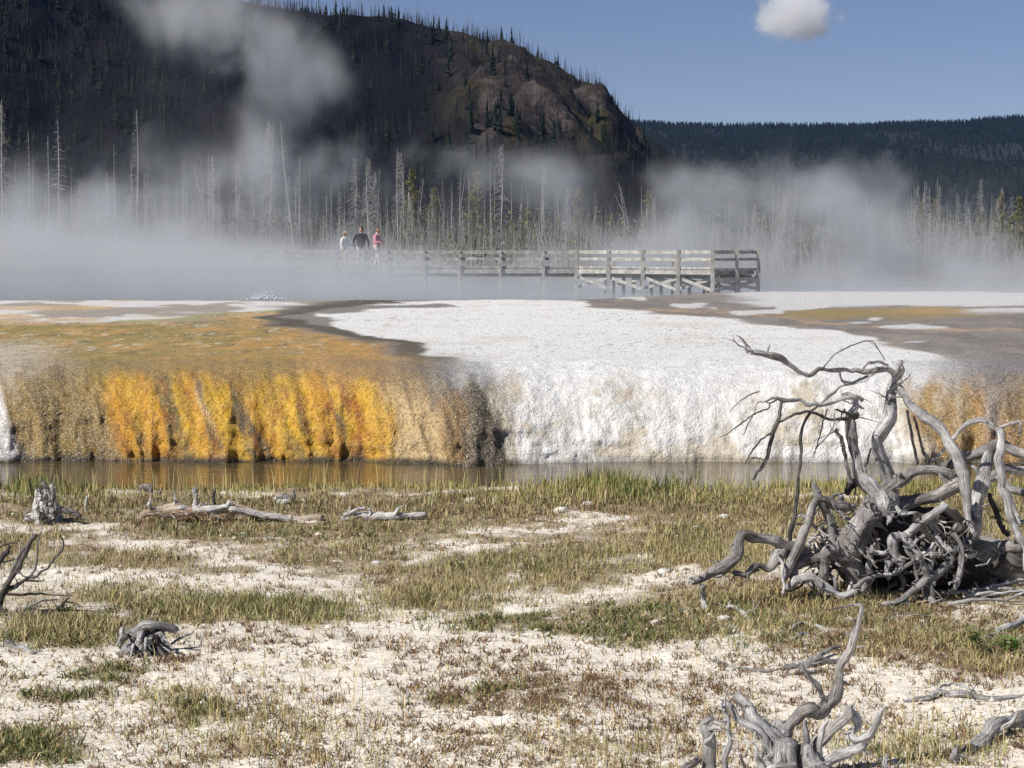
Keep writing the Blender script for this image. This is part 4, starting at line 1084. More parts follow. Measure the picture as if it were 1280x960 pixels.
for _k in range(16):
    _x = rnd.uniform(158, 235); _y = rnd.uniform(130, 225); _r = rnd.uniform(4, 9)
    T.append(("splinter", rnd.uniform(-.2, -.1), rnd.uniform(-.2, -.12), rnd.choice([M_pale, M_wood, M_wood2, M_darkwood]), 1, [_x, _y + 22, _r, _x + rnd.uniform(-6, 6), _y, _r, _x + rnd.uniform(-10, 10), _y - rnd.uniform(15, 40), _r * .4]))
build_limbs(st, org, T, E, 20.3, M_wood, 7700, lmin=0.0)

# ---- long rotting log ---------------------------------------------------------
F = frame(160, 580, 2.667)
org = on_ground(285, 652)
lg = empty("rotting_log", org, label="long bleached rotting log with orange splintered bark and upright stubs", cat="log")
T = [("log_core", 0.0, 0.05, M_warm, 1, [45, 172, 12, 90, 165, 19, 160, 160, 21, 240, 160, 20, 310, 162, 18, 360, 165, 15, 420, 168, 14, 500, 176, 13, 570, 180, 13, 645, 181, 10]),
     ("bark_strip", -0.05, -0.05, M_pale, 0, [170, 148, 10, 220, 150, 12, 280, 148, 13, 335, 142, 8]),
     ("bark_strip", -0.06, -0.06, M_pale, 0, [340, 158, 10, 400, 164, 12, 470, 172, 10, 540, 176, 9]),
     ("stub", 0, 0, M_pale, 1, [226, 152, 10, 226, 118, 8, 222, 88, 7]),
     ("stub", 0, 0, M_darkwood, 1, [290, 145, 6, 288, 112, 5, 288, 88, 6]),
     ("stub", 0, 0, M_pale, 1, [156, 150, 7, 158, 128, 6, 158, 108, 5]),
     ("stub", 0, 0, M_pale, 1, [78, 150, 7, 76, 135, 6, 74, 120, 4]),
     ("stub", 0, 0, M_pale, 1, [335, 152, 8, 336, 138, 7, 337, 126, 5])]
build_limbs(lg, org, T, F, 20.35, M_pale, 7900, lmin=0.0)
M_orange = wood_mat("orange_bark", (0.20, 0.105, 0.04), (0.58, 0.35, 0.16))
for k in range(46):
    x = rnd.uniform(50, 345); y = rnd.uniform(152, 184)
    L = rnd.uniform(12, 34); a = rnd.uniform(0.1, 0.9) if rnd.random() < 0.8 else rnd.uniform(-0.4, 0.1)
    q0 = P(*F(x, y), 20.35 - rnd.uniform(0.13, 0.22)); q1 = P(*F(x + L * math.cos(a), y + L * math.sin(a)), 20.35 - rnd.uniform(0.15, 0.28))
    q1.z = max(q1.z, 0.01)
    mb = MB(); r = rnd.uniform(0.007, 0.016)
    tube(mb, [q0 - org, (q0 + q1) / 2 - org + Vector((0, -.01, .008)), q1 - org], [r, r, r * 0.5], 5, 0.12, 8000 + k, flat=0.5)
    obj("splinter", mb.mesh("splinter"), rnd.choice([M_orange, M_orange, M_warm, M_pale]), lg)
org = on_ground(470, 652)
lg2 = empty("driftwood_log", org, label="short bleached log with a curled branch end, in line with the rotting log", cat="log")
T = [("log_core", 0.0, 0.05, M_pale, 1, [715, 178, 10, 760, 178, 12, 800, 180, 13, 850, 176, 13, 880, 174, 14, 920, 174, 11, 960, 174, 10, 992, 172, 8]),
     ("limb", 0, 0, M_pale, 0, [722, 172, 7, 740, 160, 7, 765, 148, 7, 792, 144, 4]),
     ("stub", 0, 0, M_pale, 1, [806, 175, 6, 808, 160, 5, 808, 148, 5]),
     ("stub", 0, 0, M_pale, 1, [888, 172, 9, 894, 160, 9, 900, 150, 6]),
     ("limb", -0.05, -0.05, M_wood2, 0, [790, 186, 5, 830, 192, 5, 865, 200, 4])]
build_limbs(lg2, org, T, F, 20.4, M_pale, 8200, lmin=0.0)
org = on_ground(357, 632)
ch = empty("wood_chunk", org, label="grey wood chunk in the grass behind the long rotting log", cat="log")
build_limbs(ch, org, [("log_core", 0, 0.05, M_wood, 1, [495, 110, 8, 520, 112, 12, 548, 108, 8, 552, 92, 4]), ("limb", 0, 0, M_pale, 0, [500, 124, 9, 530, 126, 11, 552, 124, 7])], F, 21.6, M_wood, 8300, lmin=0.0)
lying("wood_chunk", "small dark grey wood scrap in grass behind the long rotting log's splintered end", "log", [(176, 613, 4, .02), (188, 615, 5, .02), (200, 617, 3, 0)], M_wood2, 8320)
lying("snag_stick", "thin pale stick standing in weeds between the broken stump and the rotting log", "stick", [(109, 642, 2.2, 0), (109, 642, 2.0, .1), (109, 642, 1.6, .19)], M_pale, 8330)

# ---- loose stones ---------------------------------------------------------------
def f_stone(n, b):
    v = n.noise(n.objco(), 14, 5, .6)
    n.put(b.inputs["Base Color"], n.mix(n.ramp(v, [(0.35, 0.0), (0.62, 1.0)]), (0.42, 0.37, 0.31), (0.80, 0.77, 0.71)))
    n.put(b.inputs["Normal"], n.bump(v, 0.8, 0.03))
M_stone = material("sinter_stone", f_stone)
stones = [(56, 666, 7), (734, 749, 9), (70, 716, 6), (112, 716, 5), (350, 625, 8), (830, 716, 8), (1128, 757, 12), (700, 640, 9), (735, 632, 8), (590, 628, 9), (300, 800, 6), (412, 785, 6), (905, 648, 8), (820, 780, 8), (640, 692, 6), (470, 705, 6), (255, 690, 7), (905, 775, 9), (870, 662, 7)]
for k, (px, py, r) in enumerate(stones):
    g = on_ground(px, py)
    rr = r / FPX * g.y
    lumpy("stone", g + Vector((0, 0, rr * 0.15)), (rr, rr * 0.8, rr * 0.55), M_stone, None, Vector((0, 0, 0)), 40 + k, 0.35, 14, 9)
    o = bpy.context.scene.collection.objects[-1]
    own = {0: "small pale stone just below the broken stump's foot", 4: "pale stone beside the grey wood chunk behind the rotting log", 6: "white stone by the long diagonal root of the tangled stump", 1: "white stone at the upper edge of the green weed mat", 17: "pale stone in brown weeds below the stump's jutting limb", 10: "small pale stone right of the weathered root clump"}
    tag(o, own.get(k, "small pale lumpy stone lying loose on the dry meadow"), "stone", "loose stones on the meadow")
# ================================================================== GRASS AND WEEDS (uncountable)
RS = np.random.RandomState(7)
M_leaf = attr_mat("leaf_and_straw", 0.9)
def blades(name, x, y, h, wd, lean, cols, curl=0.35, zoff=0.0):
    N = len(x)
    z = gz(x, y) - 0.01 + zoff
    yaw = RS.rand(N) * 2 * np.pi
    la = RS.rand(N) * 2 * np.pi
    lx, ly = np.cos(la) * lean, np.sin(la) * lean
    sx, sy = np.cos(yaw) * wd / 2, np.sin(yaw) * wd / 2
    V = np.zeros((N, 5, 3))
    V[:, 0] = np.stack([x - sx, y - sy, z], 1)
    V[:, 1] = np.stack([x + sx, y + sy, z], 1)
    mx, my, mz = x + lx * h * 0.30, y + ly * h * 0.30, z + h * 0.58
    V[:, 2] = np.stack([mx - sx * .8, my - sy * .8, mz], 1)
    V[:, 3] = np.stack([mx + sx * .8, my + sy * .8, mz], 1)
    V[:, 4] = np.stack([x + lx * h * (0.6 + curl), y + ly * h * (0.6 + curl), z + h * np.sqrt(np.clip(1 - (lean * 0.6) ** 2, .15, 1))], 1)
    b = np.arange(N)[:, None] * 5
    T = np.concatenate([b + np.array([[0, 1, 3]]), b + np.array([[0, 3, 2]]), b + np.array([[2, 3, 4]])])
    me = mk_mesh(name, V, None, T, False)
    attr(me, "col", np.repeat(cols, 5, 0))
    return me
def pick(N, cols, var=0.22):
    cols = np.asarray(cols)
    c = cols[RS.randint(0, len(cols), N)]
    return np.clip(c * (1 + var * (RS.rand(N, 1) * 2 - 1)) * (1 + 0.06 * (RS.rand(N, 3) * 2 - 1)), 0, 1)
def scatter(n, fn, x0, x1, py0, py1):
    """points spread evenly over the picture's ground rows so that nearer ground gets no more than it needs"""
    py = RS.uniform(py0, py1, n)
    Y = CAMH * FPX / np.maximum(py - 311, 1) * 1.0
    Y = Y * (1 + 0.0 * Y)
    X = (RS.uniform(x0, x1, n) - 640) / FPX * Y * 1.01
    k = RS.rand(n) < fn(X, Y)
    return X[k], Y[k]
def clump(X, Y, m, sd):
    X = np.repeat(X, m); Y = np.repeat(Y, m)
    return X + RS.randn(len(X)) * sd, Y + RS.randn(len(Y)) * sd
STRAWC = [(0.52, 0.43, 0.22), (0.44, 0.36, 0.17), (0.58, 0.50, 0.30), (0.36, 0.30, 0.14), (0.30, 0.29, 0.12)]
GREENC = [(0.17, 0.19, 0.07), (0.13, 0.155, 0.06), (0.22, 0.225, 0.09), (0.10, 0.125, 0.055), (0.28, 0.27, 0.11)]
SEDGE = [(0.36, 0.31, 0.11), (0.27, 0.255, 0.085), (0.42, 0.36, 0.15), (0.50, 0.42, 0.20), (0.20, 0.215, 0.07)]
REDC = [(0.19, 0.10, 0.06), (0.15, 0.085, 0.055), (0.26, 0.16, 0.08), (0.14, 0.105, 0.06), (0.32, 0.22, 0.11)]
# tall sedge along the bank
n = 46000
X = RS.uniform(-10.5, 10.5, n)
off = RS.rand(n) ** 1.4
Y = 23.62 - off * 2.2 + 0.4 * (fbm(X * 0.5, 0.3, 0, 3, 21) - 0.5)
pxs, _ = to_px(X, Y, 0)
dd = 0.12 + 0.78 * sstep(0.35, 0.6, fbm(X * 0.9, Y * 1.2, 0, 3, 401))
dd *= 0.55 + 0.45 * sstep(480, 600, pxs)
dd *= 1 - 0.7 * sstep(1.0, 2.4, 23.62 - Y) * sstep(0.4, 0.55, fbm(X * 1.4, Y * 1.4, 0, 3, 402))
k = RS.rand(n) < dd
X, Y, pxs = X[k], Y[k], pxs[k]
tall = 0.045 + 0.05 * sstep(1.9, 0.4, 23.62 - Y) + 0.035 * sstep(500, 640, pxs) + 0.13 * np.exp(-((pxs - 770) / 120) ** 2) + 0.14 * np.exp(-((pxs - 40) / 60) ** 2)
h = tall * RS.uniform(0.55, 1.25, len(X))
c = pick(len(X), SEDGE)
dk = np.exp(-((pxs - 810) / 60) ** 2) + np.exp(-((pxs - 40) / 60) ** 2)
g = RS.rand(len(X)) < dk * 0.6
c[g] = pick(g.sum(), [(0.12, 0.155, 0.05), (0.16, 0.19, 0.06)])
dry = RS.rand(len(X)) < 0.75 * sstep(1.2, 2.2, 23.62 - Y)
c[dry] = pick(dry.sum(), STRAWC)
obj("bank_grass", blades("bank_grass", X, Y, h, 0.013, RS.uniform(0.05, 0.5, len(X)), c), M_leaf, label="tall yellow-green sedge grass along the stream bank", kind="stuff")
# seed stalks rising over the water
X = RS.uniform(-8, 8, 900); Y = 23.6 - RS.rand(900) * 1.2
obj("seed_stalks", blades("seed_stalks", X, Y, RS.uniform(0.2, 0.42, 900), 0.007, RS.uniform(0.02, 0.2, 900), pick(900, [(0.55, 0.48, 0.25), (0.45, 0.40, 0.18)])), M_leaf, label="thin straw seed stalks above the bank grass", kind="stuff")
# dry meadow grass
f_s = lambda x, y: np.clip(veg(x, y, STRAW, 100) * 1.0 + 0.028 + 0.10 * sstep(13.5, 16.5, y) * (0.3 + sstep(.4, .6, fbm(x * 2.4, y * 2.4, 0, 4, 18))) + 0.20 * sstep(19.0, 21.5, y) * sstep(0.36, 0.6, fbm(x * 1.7, y * 1.7, 0, 4, 8)), 0, 1)
X, Y = scatter(52000, f_s, -60, 1340, 612, 1010)
X, Y = clump(X, Y, 5, 0.035)
N = len(X)
sv_ = veg(X, Y, STRAW, 100)
far = sstep(18, 21, Y)
h = RS.uniform(0.03, 0.11, N) * (0.7 + 0.7 * sv_)
gm = fbm(X * 1.1, Y * 1.1, 0, 3, 415)
c = pick(N, STRAWC)
grn = RS.rand(N) < 0.62 * sstep(0.42, 0.6, gm) * (0.4 + 0.6 * sv_)
c[grn] = pick(grn.sum(), GREENC + [(0.30, 0.30, 0.12)])
rb = RS.rand(N) < far * 0.35
c[rb] = pick(rb.sum(), REDC)
obj("dry_grass", blades("dry_grass", X, Y, h, 0.0075 + 0.003 * far, RS.uniform(0.1, 0.8, N), c), M_leaf, label="short straw-coloured dry grass growing in patches on the meadow", kind="stuff")
print("dry", N)
# low green mats
X, Y = scatter(14000, lambda x, y: veg(x, y, GREEN, 200), -60, 1340, 612, 1010)
X, Y = clump(X, Y, 11, 0.032)
N = len(X)
h = RS.uniform(0.02, 0.095, N)
c = pick(N, GREENC)
mm = RS.rand(N) < 0.22
c[mm] = pick(mm.sum(), STRAWC + REDC)
obj("green_weeds", blades("green_weeds", X, Y, h, 0.011, RS.uniform(0.3, 1.2, N), c, 0.5), M_leaf, label="low grey-green leafy weeds in mats on the pale ground", kind="stuff")
print("green", N)
# red-brown sprigs
X, Y = scatter(24000, lambda x, y: np.clip(veg(x, y, RED, 300) * 0.9 + 0.085 * sstep(0.42, 0.62, fbm(x * 2.0, y * 2.0, 0, 3, 421)), 0, 1), -60, 1340, 612, 1010)
X, Y = clump(X, Y, 9, 0.022)
N = len(X)
obj("brown_sprigs", blades("brown_sprigs", X, Y, RS.uniform(0.015, 0.075, N), 0.0085, RS.uniform(0.3, 1.5, N), pick(N, REDC), 0.6), M_leaf, label="small reddish brown withered sprigs dotted over the white ground", kind="stuff")
print("red", N)
# straw litter lying flat
X, Y = scatter(42000, lambda x, y: np.clip(0.12 + 0.5 * veg(x, y, STRAW, 100) + .35 * sstep(.45, .62, fbm(x * 1.6, y * 1.6, 0, 4, 441)) + .3 * sstep(18, 21, y), 0, 1), -60, 1340, 612, 1010)
N = len(X)
obj("straw_litter", blades("straw_litter", X, Y, RS.uniform(0.02, 0.08, N), 0.007, RS.uniform(1.2, 2.6, N), pick(N, STRAWC[:4] + [(0.30, 0.22, 0.12), (0.20, 0.14, 0.08), (0.62, 0.55, 0.38)]), 0.3, 0.006), M_leaf, label="flat dead straw litter strewn over the pale ground", kind="stuff")
# thin upright straw stems in the near ground
X, Y = scatter(9000, lambda x, y: np.clip(dens(*to_px(x, y, 0), [(330, 900, 170, 60, .5), (780, 930, 190, 40, .45), (1130, 930, 140, 40, .5), (600, 800, 700, 160, .06), (1030, 700, 160, 60, .4)]), 0, 1), -40, 1320, 640, 1010)
N = len(X)
obj("straw_stems", blades("straw_stems", X, Y, RS.uniform(0.08, 0.24, N), 0.0055, RS.uniform(0.0, 0.35, N), pick(N, [(0.60, 0.50, 0.26), (0.50, 0.42, 0.22), (0.46, 0.33, 0.12)])), M_leaf, label="thin upright straw stems standing singly over the white ground", kind="stuff")
# gravel
X, Y = scatter(30000, lambda x, y: 0.2 + 0.6 * sstep(0.45, 0.65, fbm(x * 1.2, y * 1.2, 0, 3, 431)), -60, 1340, 640, 1010)
N = len(X)
oct_ = np.array([(1, 0, 0), (-1, 0, 0), (0, 1, 0), (0, -1, 0), (0, 0, 1), (0, 0, -1)], float)
of = np.array([(0, 2, 4), (2, 1, 4), (1, 3, 4), (3, 0, 4), (2, 0, 5), (1, 2, 5), (3, 1, 5), (0, 3, 5)])
r = RS.gamma(1.6, 0.0045, N) + 0.003
V = oct_[None] * (r[:, None, None] * RS.uniform(0.6, 1.4, (N, 6, 1)) * np.array([1, 1, .6])) + np.stack([X, Y, gz(X, Y) + 0.003], 1)[:, None]
me = mk_mesh("gravel", V, None, (np.arange(N)[:, None, None] * 6 + of[None]).reshape(-1, 3), False)
attr(me, "col", np.repeat(pick(N, [(0.72, 0.66, 0.56), (0.76, 0.71, 0.62), (0.6, 0.52, 0.41), (0.28, 0.21, 0.15), (0.42, 0.34, 0.25), (0.22, 0.16, 0.11)]), 6, 0))
obj("gravel", me, M_leaf, label="white and grey sinter gravel scattered over the meadow", kind="stuff")

# leafy green plant at the right
org = on_ground(1238, 822)
pl = empty("leafy_plant", org, label="small leafy green plant with upright stems beside a lying branch", cat="plant")
M_green = flat_mat("plant_green", (0.10, 0.19, 0.045), 0.6, 0.3, 30)
M_stem = flat_mat("plant_stem", (0.22, 0.14, 0.06), 0.8)
for k in range(9):
    dx = rnd.uniform(-0.16, 0.16); dy = rnd.uniform(-0.08, 0.08); hh = rnd.uniform(0.10, 0.24)
    tip = Vector((dx * 1.25 + rnd.uniform(-.04, .04), dy, hh))
    mb = MB(); tube(mb, [Vector((dx, dy, -0.01)), Vector((dx, dy, hh * .5)), tip], [.005, .004, .002], 5, 0, 1)
    stem = obj("stem", mb.mesh("stem"), M_stem, pl)
    V, Fq = [], []
    for j in range(22):
        t = rnd.uniform(0.45, 1.0); q = Vector((dx, dy, 0)).lerp(tip, t); a = rnd.uniform(0, 6.28)
        L = rnd.uniform(.035, .07); d = Vector((math.cos(a), math.sin(a), rnd.uniform(.2, .9))).normalized(); s_ = d.cross(Vector((0, 0, 1))).normalized() * L * .16
        b0 = len(V); m_ = q + d * L * .5
        V += [q, m_ + s_, q + d * L + Vector((0, 0, -L * .2)), m_ - s_]; Fq.append((b0, b0 + 1, b0 + 2, b0 + 3))
    obj("leaves", mk_mesh("leaves", V, Fq, None, False), M_green, stem, kind="stuff")
# dark green bush at the bank
org = Vector((P(850, 590, 23.6).x, 23.6, -0.2))
pb = empty("bank_bush", org, label="small dark green twiggy bush at the stream edge among the sedge", cat="bush")
for k in range(7):
    a = rnd.uniform(-.5, .9); hh = rnd.uniform(.2, .42)
    tip = Vector((math.sin(a) * hh, rnd.uniform(-.08, .08), hh * 1.05))
    mb = MB(); tube(mb, [Vector((0, 0, 0)), tip * .5 + Vector((.02, 0, .03)), tip], [.006, .005, .002], 5, 0.1, k)
    stem = obj("stem", mb.mesh("stem"), M_stem, pb)
    V, Fq = [], []
    for j in range(26):
        t = rnd.uniform(0.4, 1.0); q = tip * t; aa = rnd.uniform(0, 6.28)
        L = rnd.uniform(.03, .06); d = Vector((math.cos(aa), math.sin(aa), rnd.uniform(-.3, .6))).normalized(); s_ = d.cross(Vector((0, 0, 1))).normalized() * L * .25
        b0 = len(V); m_ = q + d * L * .5
        V += [q, m_ + s_, q + d * L, m_ - s_]; Fq.append((b0, b0 + 1, b0 + 2, b0 + 3))
    obj("leaves", mk_mesh("leaves", V, Fq, None, False), flat_mat("bush_green", (0.05, 0.085, 0.03), .7) if k == 0 else bpy.data.materials["bush_green"], stem, kind="stuff")
# ================================================================== TREES
def f_snag(n, b):
    v = n.noise(n.vm('MULTIPLY', n.att("grain", "Vector"), (8, 8, .6)), 1.0, 3)
    n.put(b.inputs["Base Color"], n.mix(n.ramp(v, [(0.3, 0.0), (0.7, 1.0)]), (0.24, 0.225, 0.21), (0.50, 0.48, 0.46)))
M_snag = material("dead_tree_wood", f_snag)
def f_char(n, b):
    v = n.noise(n.objco(), 0.6, 3)
    n.put(b.inputs["Base Color"], n.mix(n.ramp(v, [(0.3, 0.0), (0.7, 1.0)]), (0.03, 0.027, 0.026), (0.09, 0.08, 0.075)))
M_char = material("burnt_trunk_wood", f_char)
M_olive = attr_mat("olive_needles", 0.9)
def snag_trunk(seed, h=10.0, r=0.11, fork=False, sides=6):
    rs = random.Random(seed)
    mb = MB()
    b1, b2 = rs.uniform(-.25, .25), rs.uniform(-.25, .25)
    pts = [(0, 0, -0.5), (b1 * .4, b2 * .3, h * .33), (b1, b2, h * .66), (b1 * rs.uniform(0, 2), b2, h)]
    tube(mb, pts, [r * 1.15, r * .9, r * .55, r * .12], sides, 0.08, seed, 14, maxn=9)
    if fork:
        q = Vector(pts[2]) * .88
        tube(mb, [q, q + Vector((-.45, 0, h * .16)), q + Vector((-.75, 0, h * .33))], [r * .5, r * .4, r * .1], 5, 0.05, seed + 1, 12, maxn=6)
    return mb.mesh("trunk")
def snag_branches(seed, h=10.0, n=120, z0=0.25, L0=1.6, droop=0.6, r=0.022, sub=2):
    rs = random.Random(seed)
    mb = MB()
    for k in range(n):
        t = z0 + (1 - z0) * rs.random() ** 0.85
        z = h * t * 0.985
        a = rs.uniform(0, 6.283)
        L = L0 * (1.08 - t) ** 0.75 * rs.uniform(0.35, 1.0)
        dx, dy = math.cos(a), math.sin(a)
        d = droop * rs.uniform(.4, 1.2)
        p0 = Vector((0, 0, z)); p1 = Vector((dx * L * .55, dy * L * .55, z - d * L * .12)); p2 = Vector((dx * L, dy * L, z - d * L * rs.uniform(.35, .8)))
        tube(mb, [p0, p1, p2], [r, r * .7, r * .25], 3, 0, k, 40, maxn=4)
        for j in range(sub):
            q = p0.lerp(p2, rs.uniform(.35, .95)); b = a + rs.choice((-1, 1)) * rs.uniform(.4, 1.2); l = L * rs.uniform(.2, .45)
            tube(mb, [q, q + Vector((math.cos(b) * l, math.sin(b) * l, -l * d * rs.uniform(.2, 1.0)))], [r * .55, r * .2], 3, 0, k, 60, maxn=2, minn=2)
    return mb.mesh("dead_branches")
def pine_crown(seed, h=7.0, n=1500, R=1.3, z0=0.15, cols=None, size=0.15):
    rs = np.random.RandomState(seed)
    # needle sprays on whorled boughs, with gaps
    nb = 60
    V, cl = [], []
    for k in range(nb):
        t = z0 + (1 - z0) * (k + rs.rand()) / nb
        a = rs.rand() * 6.283
        L = R * (1.05 - t) ** 0.7 * rs.uniform(.45, 1.1) + 0.1
        m = max(4, int(n / nb * (0.4 + L / R)))
        u = rs.rand(m) ** .6
        c = np.stack([np.cos(a) * L * u, np.sin(a) * L * u, h * t + L * (0.15 - 0.35 * u ** 2) + 0 * u], 1) + rs.randn(m, 3) * np.array([.13, .13, .09]) * (0.5 + L)
        s = size * rs.uniform(.5, 1.2, (m, 1))
        d = rs.randn(m, 3); d /= np.linalg.norm(d, axis=1)[:, None]
        e = np.cross(d, rs.randn(m, 3)); e /= np.linalg.norm(e, axis=1)[:, None]
        V.append(np.stack([c - d * s, c + d * s, c + e * s * .6], 1))
        col = np.asarray(cols)[rs.randint(0, len(cols), m)] * rs.uniform(.7, 1.25, (m, 1))
        cl.append(np.repeat(col, 3, 0))
    V = np.concatenate(V).reshape(-1, 3)
    me = mk_mesh("crown", V, None, np.arange(len(V)).reshape(-1, 3), False)
    attr(me, "col", np.clip(np.concatenate(cl), 0, 1))
    return me
OLIVE = [(0.17, 0.16, 0.055), (0.13, 0.13, 0.05), (0.21, 0.19, 0.07), (0.095, 0.105, 0.04)]
DGREEN = [(0.05, 0.07, 0.03), (0.07, 0.09, 0.035), (0.04, 0.055, 0.03)]
bare = [(snag_trunk(s, 10, .062, s == 2), snag_branches(s + 50, 10, 64, .22, .75, .45, .012, 1)) for s in range(5)]
branchy = [(snag_trunk(20 + s, 10, .075), snag_branches(70 + s, 10, 170 + 30 * s, .10 + .04 * s, 1.55, .7 + .15 * s, .014, 3)) for s in range(5)]
scraggy = [(snag_trunk(30 + s, 10, .075), snag_branches(90 + s, 10, 80, .3, 1.35, .3, .018, 3)) for s in range(3)]
pines = [(snag_trunk(40 + s, 7, .10), pine_crown(110 + s, 7, 2600, 1.15 + .15 * s, .12, OLIVE)) for s in range(4)]
def tree(name, kit, x, y, z, s, rz, tx=0.0, ty=0.0, label="", cat="tree", group=None, m0=None, m1=None, p1="dead_branches", sxy=1.0):
    e = empty(name, (x, y, z), label=label, cat=cat, group=group)
    e.rotation_euler = (tx, ty, rz)
    e.scale = (s * sxy, s * sxy, s)
    obj("trunk", kit[0], m0 or M_snag, e)
    obj(p1, kit[1], m1 or M_snag, e, kind="stuff" if p1 == "dead_branches" else None)
    return e
def terrain(y): return 1.0 - 2.6 * float(sstep(260, 520, np.array(y)))
LB = {"bare": "bare grey dead pine pole standing in the steam beyond the boardwalk",
      "branchy": "grey dead spruce with drooping bare branches in the steam beyond the boardwalk",
      "scraggy": "grey dead tree with crooked broken limbs in the steam beyond the boardwalk",
      "small": "short grey dead sapling among the trees in the steam beyond the boardwalk",
      "pine": "olive green living pine among grey dead trees beyond the boardwalk"}
KIT = {"bare": bare, "branchy": branchy, "scraggy": scraggy}
rt = random.Random(12)
def put_tree(kind, px, py, Y, lean=0.0, sxy=1.0):
    x = (px - 640) / FPX * Y
    top = P(px, py, Y).z
    z0 = terrain(Y)
    s = (top - z0) / 10.0
    kit = rt.choice(KIT[kind])
    return tree("dead_tree", kit, x - math.sin(lean) * 10 * s, Y, z0, s, rt.uniform(0, 6.28) if lean == 0 else 0.0, 0, lean, LB[kind], "dead tree", {"bare": "bare dead poles", "branchy": "branchy dead spruces", "scraggy": "crooked dead trees"}[kind] + " beyond the boardwalk", sxy=sxy)
named = [("branchy", 5, 124), ("bare", 20, 202), ("bare", 38, 163), ("bare", 46, 196), ("bare", 63, 170), ("scraggy", 76, 149), ("bare", 94, 208), ("branchy", 60, 240), ("bare", 122, 236), ("scraggy", 136, 213), ("bare", 147, 180), ("bare", 157, 225), ("bare", 166, 200),
         ("bare", 184, 217), ("scraggy", 205, 256), ("bare", 194, 246), ("bare", 232, 199), ("bare", 236, 200), ("bare", 250, 190), ("bare", 262, 192), ("branchy", 268, 194), ("bare", 278, 215), ("branchy", 300, 202), ("bare", 291, 245),
         ("branchy", 338, 148), ("bare", 376, 196), ("branchy", 373, 215), ("bare", 389, 212), ("branchy", 427, 238), ("branchy", 444, 196), ("branchy", 462, 196), ("branchy", 470, 212), ("bare", 483, 235), ("bare", 499, 186), ("branchy", 500, 190), ("bare", 506, 204),
         ("bare", 553, 226), ("bare", 563, 224), ("bare", 575, 206), ("bare", 585, 210), ("bare", 567, 240), ("branchy", 626, 180), ("bare", 615, 202), ("bare", 619, 206), ("bare", 604, 232), ("bare", 639, 226), ("bare", 649, 232), ("bare", 661, 240), ("branchy", 681, 207),
         ("bare", 695, 230), ("bare", 720, 240), ("bare", 702, 245), ("bare", 742, 238), ("bare", 804, 232), ("bare", 905, 255), ("bare", 1022, 240),
         ("bare", 965, 222), ("bare", 972, 226), ("bare", 982, 220), ("bare", 990, 222), ("bare", 1000, 224),
         ("bare", 1116, 236), ("bare", 1131, 240), ("bare", 1136, 242), ("branchy", 1145, 229), ("scraggy", 1160, 233), ("branchy", 1172, 231), ("bare", 1183, 246), ("bare", 1213, 252), ("scraggy", 1199, 252), ("branchy", 1223, 223), ("bare", 1239, 242), ("branchy", 1250, 234), ("bare", 1234, 262), ("bare", 1262, 262)]
OWN = {(5, 124): "tallest drooping grey dead spruce on the steaming pool's far shore", (76, 149): "tall crooked dead tree with bent top limbs between slender bare poles", (338, 148): "tall dense-branched dead spruce beside a leaning bare pole",
       (499, 186): "tall bare-topped dead pine rising just behind the person in pink", (626, 180): "lone tall dead spruce standing clear above its neighbours before the dark hill foot", (136, 213): "crooked-limbed dead tree beside a single thin pole in thick steam", (205, 256): "short crooked dead tree nearly swallowed by the steam bank",
       (300, 202): "drooping dead spruce standing before the tall rising steam plume", (1160, 233): "crooked dead tree among green pines right of the steam plume", (1223, 223): "tallest branchy dead spruce among the green pines beyond the boardwalk's end", (681, 207): "branchy dead spruce behind the boardwalk's railed platform"}
for k, (kind, px, py) in enumerate(named):
    e = put_tree(kind, px, py, rt.uniform(150, 185))
    if (px, py) in OWN: e["label"] = OWN[(px, py)]
for px, py, ln in ((355, 150, -0.09), (172, 137, 0.0), (528, 222, 0.14), (540, 235, -0.10), (497, 250, 0.16), (185, 216, 0.06), (776, 232, -0.13), (772, 226, -0.2)):
    e = put_tree("bare", px, py, rt.uniform(140, 160), ln, 1.15)
    if ln: e["label"] = "slender grey dead pole leaning over among upright dead trees beyond the boardwalk"; e["group"] = "leaning dead poles beyond the boardwalk"
for k in range(120):
    px = rt.choice([rt.uniform(-20, 720), rt.uniform(-20, 720), rt.uniform(700, 1310)])
    py = rt.uniform(222, 272) if px < 720 or px > 1100 else rt.uniform(240, 280)
    put_tree(rt.choice(["bare", "bare", "branchy"]), px, py, rt.uniform(140, 230))
livepine = [(52, 270, .8), (104, 226, 1), (82, 255, .9), (120, 262, .7), (208, 245, .8), (268, 265, .8), (350, 258, 1), (320, 275, .8), (388, 250, .9), (515, 208, 1), (545, 233, 1.1), (512, 262, 1), (597, 212, 1.1), (591, 262, 1.1), (615, 265, 1), (640, 272, 1), (660, 258, 1), (576, 280, .8), (700, 265, .9), (722, 232, .9),
            (735, 270, .8), (810, 235, .8), (985, 238, 1), (1012, 262, 1), (1150, 252, .9), (1168, 246, .8), (1180, 272, 1.1), (1192, 268, 1), (1222, 262, 1), (1248, 238, .8), (1262, 268, 1.1), (1272, 244, 1), (1285, 262, 1.1), (1205, 280, 1), (975, 262, 1.2), (960, 275, 1.2)]
for k, (px, py, sw) in enumerate(livepine):
    Y = rt.uniform(155, 190)
    z0 = terrain(Y)
    s = (P(px, py, Y).z - z0) / 7.2
    tree("pine_tree", rt.choice(pines), (px - 640) / FPX * Y, Y, z0, s, rt.uniform(0, 6.28), label=LB["pine"], cat="pine tree", group="living pines beyond the boardwalk", m1=M_olive, p1="crown", sxy=sw * 1.0)
